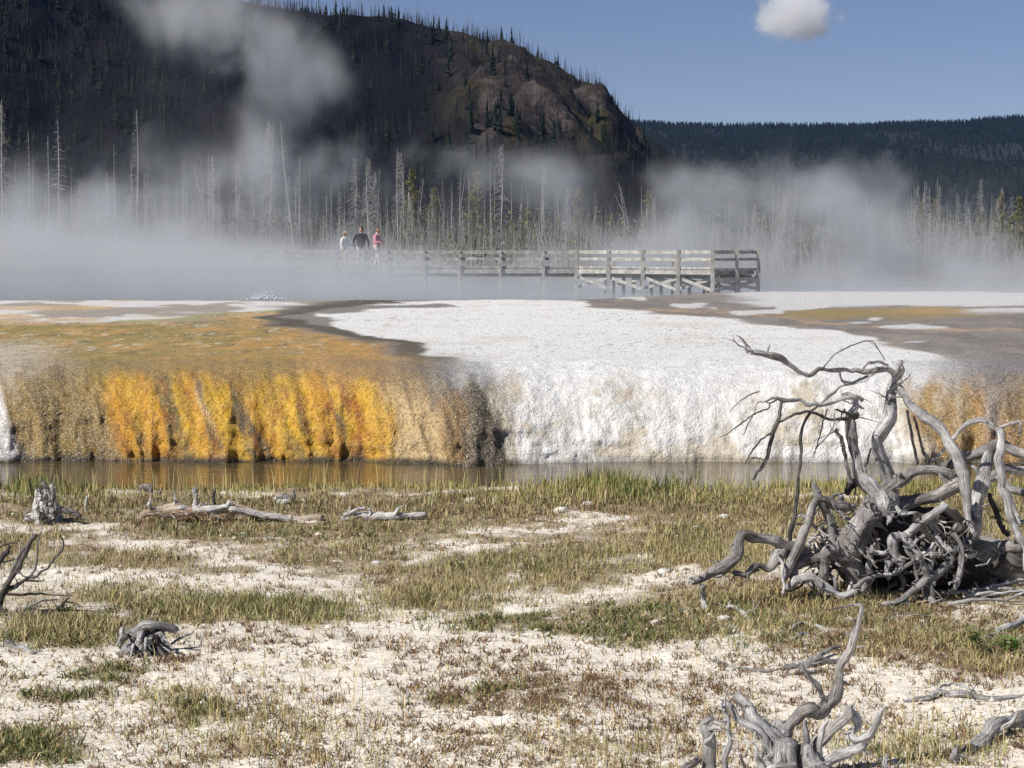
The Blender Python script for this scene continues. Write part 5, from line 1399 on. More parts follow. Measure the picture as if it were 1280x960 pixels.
# brush at their feet
rs = np.random.RandomState(3)
n = 15000
px = rs.uniform(-60, 1340, n); Y = rs.uniform(135, 240, n)
x = (px - 640) / FPX * Y
h = rs.uniform(0.8, 6.5, n) ** 1.0 * (0.6 + 0.6 * fbm(x * .12, Y * .05, 0, 3, 5))
a = rs.rand(n) * 6.28; ln = rs.rand(n) ** 2 * .6
V = np.zeros((n, 3, 3))
V[:, 0] = np.stack([x - .028, Y, np.full(n, .8)], 1); V[:, 1] = np.stack([x + .028, Y, np.full(n, .8)], 1)
V[:, 2] = np.stack([x + np.cos(a) * ln * h, Y + np.sin(a) * ln * h, .8 + h], 1)
me = mk_mesh("dead_brush", V, None, np.arange(n * 3).reshape(-1, 3), False)
attr(me, "col", np.repeat(np.asarray([(.30, .285, .27), (.20, .19, .18), (.40, .38, .36)])[rs.randint(0, 3, n)], 3, 0))
obj("dead_brush", me, M_olive, label="grey dead brush and saplings at the feet of the trees", kind="stuff")
n = 60000
px = rs.uniform(-60, 1340, n); Y = rs.uniform(140, 250, n)
x = (px - 640) / FPX * Y
dn = sstep(.42, .62, fbm(x * .10, Y * .03, 0, 3, 15))
k = rs.rand(n) < dn * .8 + .08
x, Y, dn = x[k], Y[k], dn[k]; n = len(x)
z = .8 + rs.rand(n) ** 1.3 * 4.2 * (.4 + .8 * dn)
c = np.stack([x, Y, z], 1)[:, None]
V = c + rs.randn(n, 3, 3) * .11
me = mk_mesh("undergrowth", V, None, np.arange(n * 3).reshape(-1, 3), False)
attr(me, "col", np.repeat(np.asarray(OLIVE + DGREEN + [(.20, .185, .15), (.2, .19, .17)])[rs.randint(0, 9, n)] * 1.0, 3, 0))
obj("undergrowth", me, M_olive, label="olive green and grey undergrowth below the dead trees", kind="stuff")

# ---- the ridge line and the slopes
def cone_tree(seed, h=1.0, w=.2, lay=7, cols=None):
    """small far conifer of ragged boughs"""
    rs = random.Random(seed)
    V, T = [], []
    for k in range(lay):
        t = .10 + .85 * k / lay
        R = w * (1.05 - t) * rs.uniform(.7, 1.15)
        m = 6
        a0 = rs.uniform(0, 6.28)
        b = len(V)
        V.append((0, 0, h * (t + .20)))
        for j in range(m):
            rr = R * rs.uniform(.55, 1.25)
            V.append((math.cos(a0 + j * 6.283 / m) * rr, math.sin(a0 + j * 6.283 / m) * rr, h * (t - rs.uniform(.0, .05))))
        for j in range(m):
            T.append((b, b + 1 + j, b + 1 + (j + 1) % m))
    return np.array(V), np.array(T)
def f_con(n, b):
    v = n.noise(n.objco(), .5, 3)
    n.put(b.inputs["Base Color"], n.mix(n.ramp(v, [(.35, 0.0), (.65, 1.0)]), (0.008, 0.013, 0.010), (0.022, 0.030, 0.020)))
    n.put(b.inputs["Roughness"], 1.0); b.inputs["Specular IOR Level"].default_value = .05
M_con = material("dark_conifer", f_con)
burnt = [(snag_trunk(60 + s, 10, .26, s == 1, 4), snag_branches(160 + s, 10, 22, .35, .75, .1, .07, 0)) for s in range(5)]
xr = []
px = 318.0
while px < 835:
    px += rt.uniform(1.2, 4.2) if px < 540 else rt.uniform(2.0, 6.5) if px < 700 else rt.uniform(3, 8)
    xr.append(px)
for px in xr:
    Y = YR + rt.uniform(-12, 18)
    x = (px - 640) / FPX * Y
    z = float(hill_z(np.array(x), np.array(Y)))
    hp = rt.uniform(9, 27) if px < 540 else rt.uniform(7, 21)
    s = hp / FPX * Y / 10
    tree("burnt_snag", rt.choice(burnt), x, Y, z - 1, s, rt.uniform(0, 6.28), rt.uniform(-.05, .05), rt.uniform(-.06, .06), "thin burnt snag standing against the sky on the hill crest", "dead tree", "burnt snags on the hill crest", M_char, M_char, sxy=1.7)
def merged_cones(name, pos, hs, ws, label, mat, variants=5, seed=0):
    rs = np.random.RandomState(seed)
    VV, TT, n = [], [], 0
    kits = [cone_tree(seed + k, 1, 1, 6) for k in range(variants)]
    for k in range(variants):
        idx = np.arange(len(pos)) % variants == k
        p, h, w_ = pos[idx], hs[idx], ws[idx]
        V, T = kits[k]
        a = rs.rand(len(p)) * 6.28
        c, s = np.cos(a)[:, None], np.sin(a)[:, None]
        X = (V[None, :, 0] * c - V[None, :, 1] * s) * w_[:, None]
        Yy = (V[None, :, 0] * s + V[None, :, 1] * c) * w_[:, None]
        Z = V[None, :, 2] * h[:, None]
        out = np.stack([X, Yy, Z], -1) + p[:, None]
        VV.append(out.reshape(-1, 3))
        TT.append((T[None] + (np.arange(len(p)) * len(V))[:, None, None]).reshape(-1, 3) + n)
        n += len(p) * len(V)
    me = mk_mesh(name, np.concatenate(VV), None, np.concatenate(TT), False)
    return obj(name, me, mat, label=label, kind="stuff")
# crest fringe of young conifers
n = 420
px = rs.uniform(330, 850, n); Y = YR + rs.uniform(-25, 20, n); x = (px - 640) / FPX * Y
k = (px < 700) | (rs.rand(n) < .3)
px, Y, x = px[k], Y[k], x[k]
hh = rs.uniform(1.2, 3.6, len(x))
merged_cones("crest_conifers", np.stack([x, Y, hill_z(x, Y) - .5], 1), hh, hh * .28, "fringe of small dark conifers along the hill crest", M_con, seed=21)
# hillside conifers and dead poles as a mass
n = 2600
px = rs.uniform(-80, 1000, n); Y = rs.uniform(470, 1020, n); x = (px - 640) / FPX * Y
dn = sstep(.44, .60, fbm(x * .02, Y * .012, 0, 4, 25)) + .12
z = hill_z(x, Y)
_, py = to_px(x, Y, z)
k = (rs.rand(n) < dn) & (z > 3)
x, Y, z = x[k], Y[k], z[k]
hh = rs.uniform(4, 13, len(x)); hp_, _ = to_px(x, Y, z); hh = np.where(hp_ > 700, hh * .5, hh)
merged_cones("hillside_conifers", np.stack([x, Y, z - .5], 1), hh, hh * .17, "dark conifers scattered over the burnt hillside", M_con, seed=22)
n = 6000
px = rs.uniform(-80, 1000, n); Y = rs.uniform(470, 1095, n); x = (px - 640) / FPX * Y
z = hill_z(x, Y); k = z > 3; x, Y, z = x[k], Y[k], z[k]; n = len(x)
h = rs.uniform(3, 12, n); tl = rs.randn(n) * .06
V = np.zeros((n, 3, 3)); wd = .09 + .10 * rs.rand(n)
V[:, 0] = np.stack([x - wd, Y, z - .3], 1); V[:, 1] = np.stack([x + wd, Y, z - .3], 1); V[:, 2] = np.stack([x + tl * h, Y, z + h], 1)
me = mk_mesh("hillside_snags", V, None, np.arange(n * 3).reshape(-1, 3), False)
attr(me, "col", np.repeat(np.asarray([(.022, .020, .023), (.014, .014, .017), (.05, .045, .045), (.03, .027, .029)])[rs.randint(0, 4, n)], 3, 0))
obj("hillside_snags", me, M_olive, label="burnt dead poles scattered over the dark hillside", kind="stuff")
# single tall conifers one can pick out on the rocky shoulder
def single_kit(seed):
    V, T = cone_tree(seed, 10, 1.9, 11)
    return snag_trunk(seed, 9, .22, False, 4), mk_mesh("crown", V, None, T, False)
sk = [single_kit(300 + k) for k in range(4)]
def hill_at(px, py):
    best = None
    for Y in np.linspace(480, 1098, 300):
        q = (px - 640) / FPX * Y
        z = float(hill_z(np.array(q), np.array(Y)))
        _, yy = to_px(q, Y, z)
        if yy <= py:
            return q, Y, z
    return q, Y, z
for k, (px, py, hpx) in enumerate([(697, 88, 22), (672, 68, 20), (626, 132, 26), (622, 138, 18), (640, 140, 30), (650, 150, 18), (713, 120, 22), (735, 148, 24), (746, 158, 30), (722, 140, 26), (739, 172, 20), (753, 178, 22), (698, 165, 20), (770, 190, 30), (786, 196, 26), (804, 190, 28), (845, 205, 24), (829, 175, 22), (646, 165, 24), (700, 172, 22), (660, 190, 20), (625, 200, 24)]):
    x, Y, z = hill_at(px, py)
    s = hpx / FPX * Y / 10
    tree("hill_conifer", sk[k % 4], x, Y, z - .5, s, rt.uniform(0, 6), label="tall dark conifer standing singly on the rocky shoulder of the hill", cat="conifer", group="single conifers on the hill shoulder", m0=M_char, m1=M_con, p1="crown", sxy=.8)
# far forested ridge
n = 15000
Y = 1600 + 1900 * rs.rand(n) ** .8
px = rs.uniform(720, 1330, n); x = (px - 640) / FPX * Y
k = rs.rand(n) < .35 + .65 * sstep(.38, .52, fbm(x * .008, Y * .004, 0, 4, 35))
x, Y = x[k], Y[k]
xc = np.linspace(P(740, 160, 3500).x, P(1340, 160, 3500).x, 700)
x = np.concatenate([x, xc + rs.randn(700) * 1.5]); Y = np.concatenate([Y, 3490 + rs.uniform(-25, 10, 700)])
hh = rs.uniform(7, 15, len(x))
merged_cones("ridge_forest", np.stack([x, Y, ridge_z(x, Y) - 1], 1), hh, hh * .26, "dense dark conifer forest covering the far ridge", M_con, seed=23)
# ================================================================== BOARDWALK
def at(px, Y): return np.array([(px - 640) / FPX * Y, Y, 0.0])
DECK = 2.05; RAIL = 2.83; MIDR = 2.46
org = Vector((at(890, 79)[0], 79, 1.0))
bw = empty("boardwalk", org, label="weathered grey timber boardwalk with railings standing on posts over the steaming pool", cat="boardwalk")
O = np.array(org)
PB, PC, PD = at(720, 84.0), at(890, 79.0), at(947, 81.4)
dirL = np.array([-1.0, 0, 0])
dirR = (PC - PB) / np.linalg.norm(PC - PB)
nrmR = np.array([-dirR[1], dirR[0], 0])
if nrmR[1] < 0: nrmR = -nrmR
W_ = 2.6
end_v = PD - PC
PE = PB + nrmR * W_            # rear line
PF = PD
def V3(p, z): return np.array([p[0], p[1], z]) - O
def post(p, z0, z1, w=0.13, mat=None):
    mb = MB(); beam(mb, V3(p, z0), V3(p, z1), w, w); obj("post", mb.mesh("post", False), mat or M_board, bw)
def rail(p, q, z, h=0.14, t=0.045, nm="rail", mat=None, sag=0.0):
    mb = MB(); beam(mb, V3(p, z), V3(q, z - sag), t, h); obj(nm, mb.mesh(nm, False), mat or M_board, bw)
out = np.array([0, -0.09, 0.0])
# front posts: right section, end face, left section
fr_px = [720, 760, 803, 847, 890]
frp = []
for px in fr_px:
    t = (px - 720) / 170.0
    # intersect the view column with the front line
    a = at(px, 1.0)[0]
    tt = (a * PB[1] - PB[0]) / ((PC[0] - PB[0]) - a * (PC[1] - PB[1]))
    frp.append(PB + (PC - PB) * tt)
lf = [at(p, 84.0) for p in (679, 625, 574, 530, 484, 455, 420, 358, 320, 280, 243, 190, 140, 90, 40, -10, -60, -110, -160, -210)]
endp = [PC + (PD - PC) * 0.52, PD]
for p in frp + endp: post(p + out * 0.9, 0.45, RAIL + 0.02, 0.15)
for p in lf: post(p + out * 0.9, 0.35, RAIL + 0.01, 0.13)
chain = [lf[-1]] + lf[::-1][1:] + frp
for a, b in zip(chain[:-1], chain[1:]):
    rail(a, b, RAIL - 0.07, 0.15); rail(a, b, MIDR, 0.12)
    rail(a + out * .2, b + out * .2, DECK - 0.14, 0.16, 0.06, "fascia_board")
    rail(a - out * .3, b - out * .3, DECK + 0.05, 0.07, 0.09, "kerb_board")
e = [PC] + endp
for a, b in zip(e[:-1], e[1:]):
    rail(a, b, RAIL - 0.07, 0.15); rail(a, b, MIDR, 0.12); rail(a, b, DECK - 0.02, 0.12, 0.06, "fascia_board"); rail(a, b, DECK - 0.42, 0.14, 0.08, "beam")
# rear rail line
rl = [lf[-1] + np.array([0, W_, 0])] + [p + np.array([0, W_, 0]) for p in lf[::-1][1:]] + [PE + np.array([0.25, 0, 0])]
tR = [0.33, 0.66]
rr_ = [PE + (PF - PE) * t for t in (0.0, .2, .42, .64, .86, 1.0)]
for p in rl[:-1] + rr_[:-1]: post(p, 0.4, RAIL, 0.11, M_boarddark)
ch2 = rl[:-1] + rr_
for a, b in zip(ch2[:-1], ch2[1:]):
    rail(a, b, RAIL - 0.09, 0.13, .045, "rail", M_boarddark); rail(a, b, MIDR, 0.11, .045, "rail", M_boarddark)
# deck planks: too narrow to tell apart, one part
mb = MB()
def planks(a0, a1, b0, b1, n):
    for k in range(n):
        t0, t1 = (k + .04) / n, (k + .96) / n
        q = [a0 + (a1 - a0) * t0, a0 + (a1 - a0) * t1, b0 + (b1 - b0) * t1, b0 + (b1 - b0) * t0]
        zz = DECK + rnd.uniform(-.006, .006)
        V = [V3(p, zz - .05) for p in q] + [V3(p, zz) for p in q]
        mb.add(V, [(3, 2, 1, 0), (4, 5, 6, 7), (0, 1, 5, 4), (1, 2, 6, 5), (2, 3, 7, 6), (3, 0, 4, 7)])
planks(lf[-1], PB, lf[-1] + np.array([0, W_, 0]), PE, 210)
planks(PB, PC, PE, PF, 44)
obj("deck", mb.mesh("deck", False), M_board, bw, kind="stuff")
# under-deck joists, bearers and cross braces
for t in np.linspace(0.06, 0.97, 7):
    a, b = PB + (PC - PB) * t, PE + (PF - PE) * t
    rail(a, b, DECK - 0.15, 0.16, 0.07, "joist", M_boarddark)
for f in (0.15, 0.5, 0.85):
    rail(PB + (PE - PB) * f, PC + (PF - PC) * f, DECK - 0.32, 0.16, 0.09, "bearer", M_boarddark)
for f in (0.5, 0.95):
    rail(lf[-1] + np.array([0, W_ * f, 0]), PB + np.array([0, W_ * f, 0]), DECK - 0.3, 0.18, 0.09, "bearer", M_boarddark)
for t in (0.1, 0.3, 0.5, 0.7, 0.9):
    for f in (0.45, 0.9):
        p = (PB + (PC - PB) * t) * (1 - f) + (PE + (PF - PE) * t) * f
        post(p, 0.45, DECK - 0.35, 0.14, M_boarddark)
def brace(p, z0, q, z1, mat=None):
    mb = MB(); beam(mb, V3(p, z0), V3(q, z1), 0.05, 0.13); obj("brace", mb.mesh("brace", False), mat or M_boarddark, bw)
mid = lambda t, f: (PB + (PC - PB) * t) * (1 - f) + (PE + (PF - PE) * t) * f
for k in range(4):
    a, b = frp[k], frp[k + 1]
    s_ = -out * (0.6 + .3 * (k % 2))
    brace(a + s_, DECK - .35, b + s_, 1.18, M_board if k == 3 else None); brace(a + s_ * 4, 1.2, b + s_ * 4, DECK - .4)
brace(frp[3] - out, DECK - .38, PC + (PD - PC) * .5, 1.2)
brace(frp[2] - out * 3, DECK - .38, mid(1, .45), 1.22)
brace(PC, 1.16, PD, DECK - .5, M_board); brace(PC - out, DECK - .4, PD - out, 1.2)
brace(PC + (PD - PC) * .5, 1.14, PD, 1.75, M_board)
# ================================================================== PEOPLE
M_skin = flat_mat("skin", (0.50, 0.30, 0.22), 0.6, .05)
def body_part(name, tubes, mat, parent, vox=0.016):
    mb = MB()
    for pts, rad, fl in tubes:
        tube(mb, pts, rad, 10, 0, 1, .5, flat=fl, maxn=24)
    me = mb.mesh(name)
    o = obj(name, me, mat, parent)
    m = o.modifiers.new("remesh", 'REMESH'); m.mode = 'VOXEL'; m.voxel_size = vox; m.use_smooth_shade = True
    s = o.modifiers.new("smooth", 'SMOOTH'); s.factor = .5; s.iterations = 2
    return o
def person(loc, H, rz, label, top, topcol, trcol, haircol, hat=None, arms=None, headturn=0.0, stoop=0.04, collar=None, shoulder=1.0):
    """faces local -Y"""
    k = H / 1.75
    e = empty("person", loc, label=label, cat="person", group="walkers on the boardwalk")
    e.rotation_euler = (0, 0, rz)
    v = lambda x, y, z: Vector((x * k, y * k, z * k))
    hx = v(0, -stoop - .02, 1.63)
    hips = v(0, 0, .95); chest = v(0, -stoop * .4, 1.28); neck = v(0, -stoop, 1.46)
    legs, tro, shoes, armt, slv, hands = [], [], [], [], [], []
    for s, (kx, ky) in ((-1, (-.10, -.16)), (1, (.10, .10))):
        hip = v(s * .09, 0, .92); knee = v(s * .10, ky * .6 - .05, .50); ank = v(s * .10, ky * 1.2, .09)
        legs.append(([hip, knee, ank], [.075 * k, .052 * k, .036 * k], 1)); tro.append(([hip + v(0, 0, .04), knee, ank + v(0, 0, .02)], [.105 * k, .083 * k, .070 * k], 1))
        shoes.append(([ank + v(0, .05, -.05), ank + v(0, -.06, -.055), ank + v(0, -.17, -.065)], [.042 * k, .045 * k, .032 * k], 1))
    for s, a in zip((-1, 1), arms):
        sh = v(s * .19 * shoulder, -stoop * .7, 1.40); el = sh + v(*a[0]); wr = el + v(*a[1]); d = (wr - el).normalized()
        armt.append(([sh, el, wr], [.045 * k, .037 * k, .027 * k], 1)); slv.append(([sh + v(-s * .03, 0, .01), el, wr - d * .02 * k], [.072 * k, .058 * k, .042 * k], 1))
        palm = wr + d * .07 * k
        hands.append(([wr, wr + d * .04 * k, palm], [.026 * k, .036 * k, .034 * k], .6))
        side = d.cross(Vector((0, 0, 1))).normalized() if abs(d.z) < .95 else Vector((0, 1, 0))
        dn = d.cross(side).normalized()
        for j, Lf in enumerate((.070, .080, .076, .058)):
            b = palm + side * (j - 1.5) * .019 * k
            hands.append(([b - d * .02 * k, b + d * Lf * .5 * k + dn * .006 * k, b + d * Lf * .85 * k + dn * .024 * k], [.010 * k, .009 * k, .007 * k], 1))
        tb = wr + d * .025 * k - side * .030 * k
        hands.append(([tb, tb + d * .03 * k - side * .022 * k, tb + d * .06 * k - side * .024 * k], [.012 * k, .010 * k, .008 * k], 1))
    head = [([v(0, -stoop + .005, 1.42), v(0, -stoop - .005, 1.52)], [.055 * k, .052 * k], 1)]
    f = Vector((math.sin(headturn), -math.cos(headturn), 0))
    sd = Vector((math.cos(headturn), math.sin(headturn), 0))
    c = hx
    head.append(([c + Vector((0, 0, -.085 * k)) + f * .02 * k, c + f * .005 * k, c + Vector((0, 0, .075 * k)) - f * .01 * k], [.055 * k, .085 * k, .068 * k], 1))
    head.append(([c + f * .03 * k - Vector((0, 0, .09 * k)), c + f * .06 * k - Vector((0, 0, .085 * k))], [.035 * k, .03 * k], 1))
    head.append(([c + f * .08 * k + Vector((0, 0, .012 * k)), c + f * .108 * k - Vector((0, 0, .022 * k))], [.010 * k, .015 * k], 1))
    for s in (-1, 1):
        head.append(([c + sd * s * .083 * k + Vector((0, 0, .02 * k)), c + sd * s * .086 * k - Vector((0, 0, .025 * k))], [.014 * k, .012 * k], 1))
    torso = [([hips, chest, neck], [.12 * k, .13 * k, .06 * k], 1.0)]
    bd = body_part("body", head + legs + armt + hands + torso, M_skin, e, .011)
    tm = flat_mat("cloth_" + top, topcol, .9, .12, 14)
    body_part("top", slv + [([v(0, 0, .86), v(0, -.01, 1.02), v(0, -stoop * .4, 1.26), v(0, -stoop * .8, 1.40), v(0, -stoop, 1.475)], [.155 * k, .158 * k * shoulder, .175 * k * shoulder, .145 * k * shoulder, .070 * k], .98),
                            ([v(-.17 * shoulder, -stoop * .7, 1.39), v(.17 * shoulder, -stoop * .7, 1.39)], [.075 * k, .075 * k], 1)], tm, e, .018)
    body_part("trousers", tro + [([v(0, 0, .98), v(0, 0, .84)], [.152 * k, .145 * k], 1)], flat_mat("trousers_" + top, trcol, .9, .1, 14), e, .018)
    body_part("shoes", shoes, flat_mat("shoes_" + top, (0.10, 0.08, 0.07), .7), e, .014)
    hm = flat_mat("hair_" + top, haircol, .8)
    body_part("hair", [([c + Vector((0, 0, .02 * k)) - f * .035 * k, c + Vector((0, 0, .062 * k)) - f * .012 * k, c + Vector((0, 0, .085 * k)) + f * .015 * k], [.078 * k, .088 * k, .062 * k], 1),
                       ([c - f * .055 * k + Vector((0, 0, .0)), c - f * .05 * k - Vector((0, 0, .07 * k))], [.055 * k, .045 * k], 1)], hm, e, .012)
    if hat:
        body_part("cap", [([c + Vector((0, 0, .05 * k)), c + Vector((0, 0, .09 * k)), c + Vector((0, 0, .115 * k))], [.100 * k, .092 * k, .055 * k], 1),
                          ([c + f * .06 * k + Vector((0, 0, .05 * k)), c + f * .15 * k + Vector((0, 0, .04 * k))], [.05 * k, .035 * k], 1)], flat_mat("cap_" + top, hat, .9), e, .012)
    if collar:
        body_part("collar", [([v(-.06, -stoop - .03, 1.455), v(0, -stoop - .075, 1.44), v(.06, -stoop - .03, 1.455), v(.05, -stoop + .04, 1.475), v(-.05, -stoop + .04, 1.475), v(-.06, -stoop - .03, 1.455)], [.02 * k] * 6, 1)], flat_mat("collar_" + top, collar, .9), e, .010)
    # eyes and mouth
    mb = MB()
    for s in (-1, 1):
        q = c + f * .080 * k + sd * s * .032 * k + Vector((0, 0, .012 * k))
        tube(mb, [q, q + f * .006 * k], [.010 * k, .006 * k], 6, 0, 1)
    obj("eyes", mb.mesh("eyes"), flat_mat("eyes_" + top, (0.03, 0.02, 0.02), .3), bd)
    mb = MB(); q = c + f * .074 * k - Vector((0, 0, .058 * k))
    tube(mb, [q - sd * .022 * k, q + f * .008 * k, q + sd * .022 * k], [.004 * k, .006 * k, .004 * k], 5, 0, 1)
    obj("mouth", mb.mesh("mouth"), flat_mat("mouth_" + top, (0.30, 0.11, 0.10), .6), bd)
    return e
def stand(px, Y): return Vector((at(px, Y)[0], Y, DECK + .005))
person(stand(430, 85.2), 1.62, math.radians(70), "person in white shirt and tan cap reaching one hand forward on the boardwalk", "white", (0.80, 0.80, 0.78), (0.55, 0.45, 0.30), (0.10, 0.07, 0.05), hat=(0.50, 0.40, 0.26),
       arms=[((-.06, .03, -.28), (-.02, -.10, -.22)), ((.05, -.10, -.27), (.02, -.22, -.08))])
person(stand(451.5, 85.4), 1.82, math.radians(165), "person in black jacket with back turned, head turned aside, on the boardwalk", "black", (0.022, 0.024, 0.028), (0.62, 0.60, 0.56), (0.03, 0.02, 0.018), shoulder=1.22,
       arms=[((-.10, .02, -.28), (.02, -.10, -.22)), ((.10, .02, -.28), (-.02, -.10, -.22))], headturn=math.radians(110))
person(stand(471, 85.2), 1.80, math.radians(72), "person in pink sweater and pale trousers looking ahead with hands held forward", "pink", (0.55, 0.24, 0.31), (0.60, 0.56, 0.50), (0.16, 0.08, 0.07), collar=(0.8, 0.8, 0.8),
       arms=[((-.05, -.04, -.27), (.04, -.24, -.03)), ((.05, -.06, -.27), (-.03, -.24, .0))])
# splash of the spring
org = G(331, 374.5, 1.06)
rs = np.random.RandomState(9)
N = 190
ico = np.array([(1, 0, 0), (-1, 0, 0), (0, 1, 0), (0, -1, 0), (0, 0, 1), (0, 0, -1)], float)
cx = rs.randn(N) * .30; cz = (rs.rand(N) ** 1.8) * .42 * np.exp(-(cx / .5) ** 2) * rs.uniform(.4, 1.2, N) + .01
cy = rs.randn(N) * .25
r = rs.uniform(.012, .05, N) * np.exp(-cz * 2)
V = np.stack([cx, cy, cz], 1)[:, None] + ico[None] * r[:, None, None] * rs.uniform(.6, 1.5, (N, 6, 1))
me = mk_mesh("splash", V, None, (np.arange(N)[:, None, None] * 6 + of[None]).reshape(-1, 3), True)
o = obj("splash", me, flat_mat("splash_foam", (0.82, 0.85, 0.88), .3, .05), label="small white splash of boiling water at the pool edge", kind="stuff")
o.location = org
# ================================================================== STEAM, CLOUD, HAZE
def box_obj(name, x0, x1, y0, y1, z0, z1, mat, **kw):
    V = [(x0, y0, z0), (x1, y0, z0), (x1, y1, z0), (x0, y1, z0), (x0, y0, z1), (x1, y0, z1), (x1, y1, z1), (x0, y1, z1)]
    me = mk_mesh(name, V, [(3, 2, 1, 0), (4, 5, 6, 7), (0, 1, 5, 4), (1, 2, 6, 5), (2, 3, 7, 6), (3, 0, 4, 7)], None, False)
    return obj(name, me, mat, **kw)
def blob_sum(n, pos, blobs):
    tot = None
    for px, py, rx, rz, Y, ry, a in blobs:
        c = P(px, py, Y)
        q = n.vm('MULTIPLY', n.vm('SUBTRACT', pos, tuple(c)), (FPX / Y / rx, 1.0 / ry, FPX / Y / rz))
        d = n.vm('DOT_PRODUCT', q, q)
        g = n.m('MULTIPLY', n.m('POWER', 2.718, n.m('MULTIPLY', d, -1.0)), a)
        tot = g if tot is None else n.m('ADD', tot, g)
    return tot
def wisps(n, pos, sc, seed, stretch=(1, 1, 1)):
    off = n.vm('ADD', n.vm('MULTIPLY', pos, stretch), (seed * 13.1, seed * 7.7, seed * 3.3))
    return n.noise(off, sc, 4.0, 0.60, 0.8)
STEAM_C = (0.74, 0.74, 0.76)
def grid_volume(name, x0, x1, y0, y1, z0, z1, vox, field, mat, label):
    """a fog volume whose density is evaluated once on a voxel grid"""
    vd = bpy.data.volumes.new(name)
    vd.materials.append(mat)
    o = bpy.data.objects.new(name, vd)
    COL.objects.link(o)
    t = bpy.data.node_groups.new(name + "_field", 'GeometryNodeTree')
    t.interface.new_socket("Geometry", in_out='INPUT', socket_type='NodeSocketGeometry')
    t.interface.new_socket("Geometry", in_out='OUTPUT', socket_type='NodeSocketGeometry')
    n = NT(t)
    gi = n.node("NodeGroupInput"); go = n.node("NodeGroupOutput")
    pos = n.node("GeometryNodeInputPosition").outputs[0]
    vc = n.node("GeometryNodeVolumeCube")
    vc.inputs["Min"].default_value = (x0, y0, z0)
    vc.inputs["Max"].default_value = (x1, y1, z1)
    vc.inputs["Resolution X"].default_value = int((x1 - x0) / vox)
    vc.inputs["Resolution Y"].default_value = int((y1 - y0) / vox)
    vc.inputs["Resolution Z"].default_value = int((z1 - z0) / vox)
    n.put(vc.inputs["Density"], field(n, pos))
    sm = n.node("GeometryNodeSetMaterial")
    sm.inputs["Material"].default_value = mat
    t.links.new(vc.outputs[0], sm.inputs[0])
    t.links.new(sm.outputs[0], go.inputs[0])
    md = o.modifiers.new("field", 'NODES')
    md.node_group = t
    return tag(o, label, None, None, "stuff")
def attr_density(n):
    return n.node("ShaderNodeAttribute", attribute_name="density").outputs["Fac"]
def sm(n, a, b, x):
    m = n.node("ShaderNodeMapRange", interpolation_type='SMOOTHSTEP')
    n.put(m.inputs[0], x); m.inputs[1].default_value = a; m.inputs[2].default_value = b; m.inputs[3].default_value = 0; m.inputs[4].default_value = 1
    return m.outputs[0]
def pw(n, x, pts):
    """piecewise linear function of x"""
    c = n.node("ShaderNodeFloatCurve")
    lo, hi = pts[0][0], pts[-1][0]
    mx = max(p[1] for p in pts)
    cv = c.mapping.curves[0]
    while len(cv.points) < len(pts): cv.points.new(0.5, 0.5)
    for q, (a, b) in zip(cv.points, pts):
        q.location = ((a - lo) / (hi - lo), b / mx)
    c.mapping.update()
    n.put(c.inputs["Value"], n.m('DIVIDE', n.m('SUBTRACT', x, lo), hi - lo, clamp=True))
    return n.m('MULTIPLY', c.outputs[0], mx)
def curl_noise(n, pos, sc, seed, stretch=(1, 1, 1), detail=6.0):
    p = n.vm('ADD', n.vm('MULTIPLY', pos, stretch), (seed * 13.1, seed * 7.7, seed * 3.3))
    w1 = n.noise(p, sc * 0.8, 2.0, 0.5, 0.0, "Color")
    p = n.vm('ADD', p, n.vm('MULTIPLY', n.vm('SUBTRACT', w1, (0.5, 0.5, 0.5)), (3.2, 3.2, 3.2)))
    return n.noise(p, sc, detail, 0.62, 0.0)
# --- layer over the pool in front of the boardwalk
def d_front(n, pos):
    sep = n.node("ShaderNodeSeparateXYZ"); n.put(sep.inputs[0], pos)
    X, Y, Z = sep.outputs
    top = pw(n, X, [(-34, 4.6), (-17, 4.0), (-11, 3.3), (-8, 2.95), (-5, 2.85), (-2.5, 2.35), (0.5, 1.9), (5, 1.75), (9, 1.7), (14, 1.9), (32, 2.3)])
    den = pw(n, X, [(-34, .20), (-17, .22), (-11, .25), (-7, .25), (-3, .17), (0, .13), (5, .10), (9, .05), (14, .08), (32, .12)])
    nz = curl_noise(n, pos, 0.30, 1, (1, .8, 1.2))
    zz = n.m('SUBTRACT', n.m('ADD', top, n.m('MULTIPLY', n.m('SUBTRACT', nz, 0.5), n.m('MULTIPLY', n.m('SUBTRACT', top, 0.9), 1.6))), Z)
    lay = sm(n, -0.5, 1.7, zz)
    lay = n.m('MULTIPLY', lay, n.m('ADD', 0.45, n.m('MULTIPLY', nz, 1.1)))
    edge = sm(n, 67.2, 70.5, Y)
    out = n.m('SUBTRACT', 1.0, sm(n, 81.0, 83.2, Y))
    return n.m('MULTIPLY', n.m('MULTIPLY', lay, n.m('MULTIPLY', edge, out)), den)
m_ = volume_mat("steam_low", STEAM_C, attr_density)
grid_volume("steam_layer", -34, 32, 66.8, 83.4, 0.9, 8.2, 0.30, d_front, m_, "pale low steam drifting over the hot pool before the boardwalk")
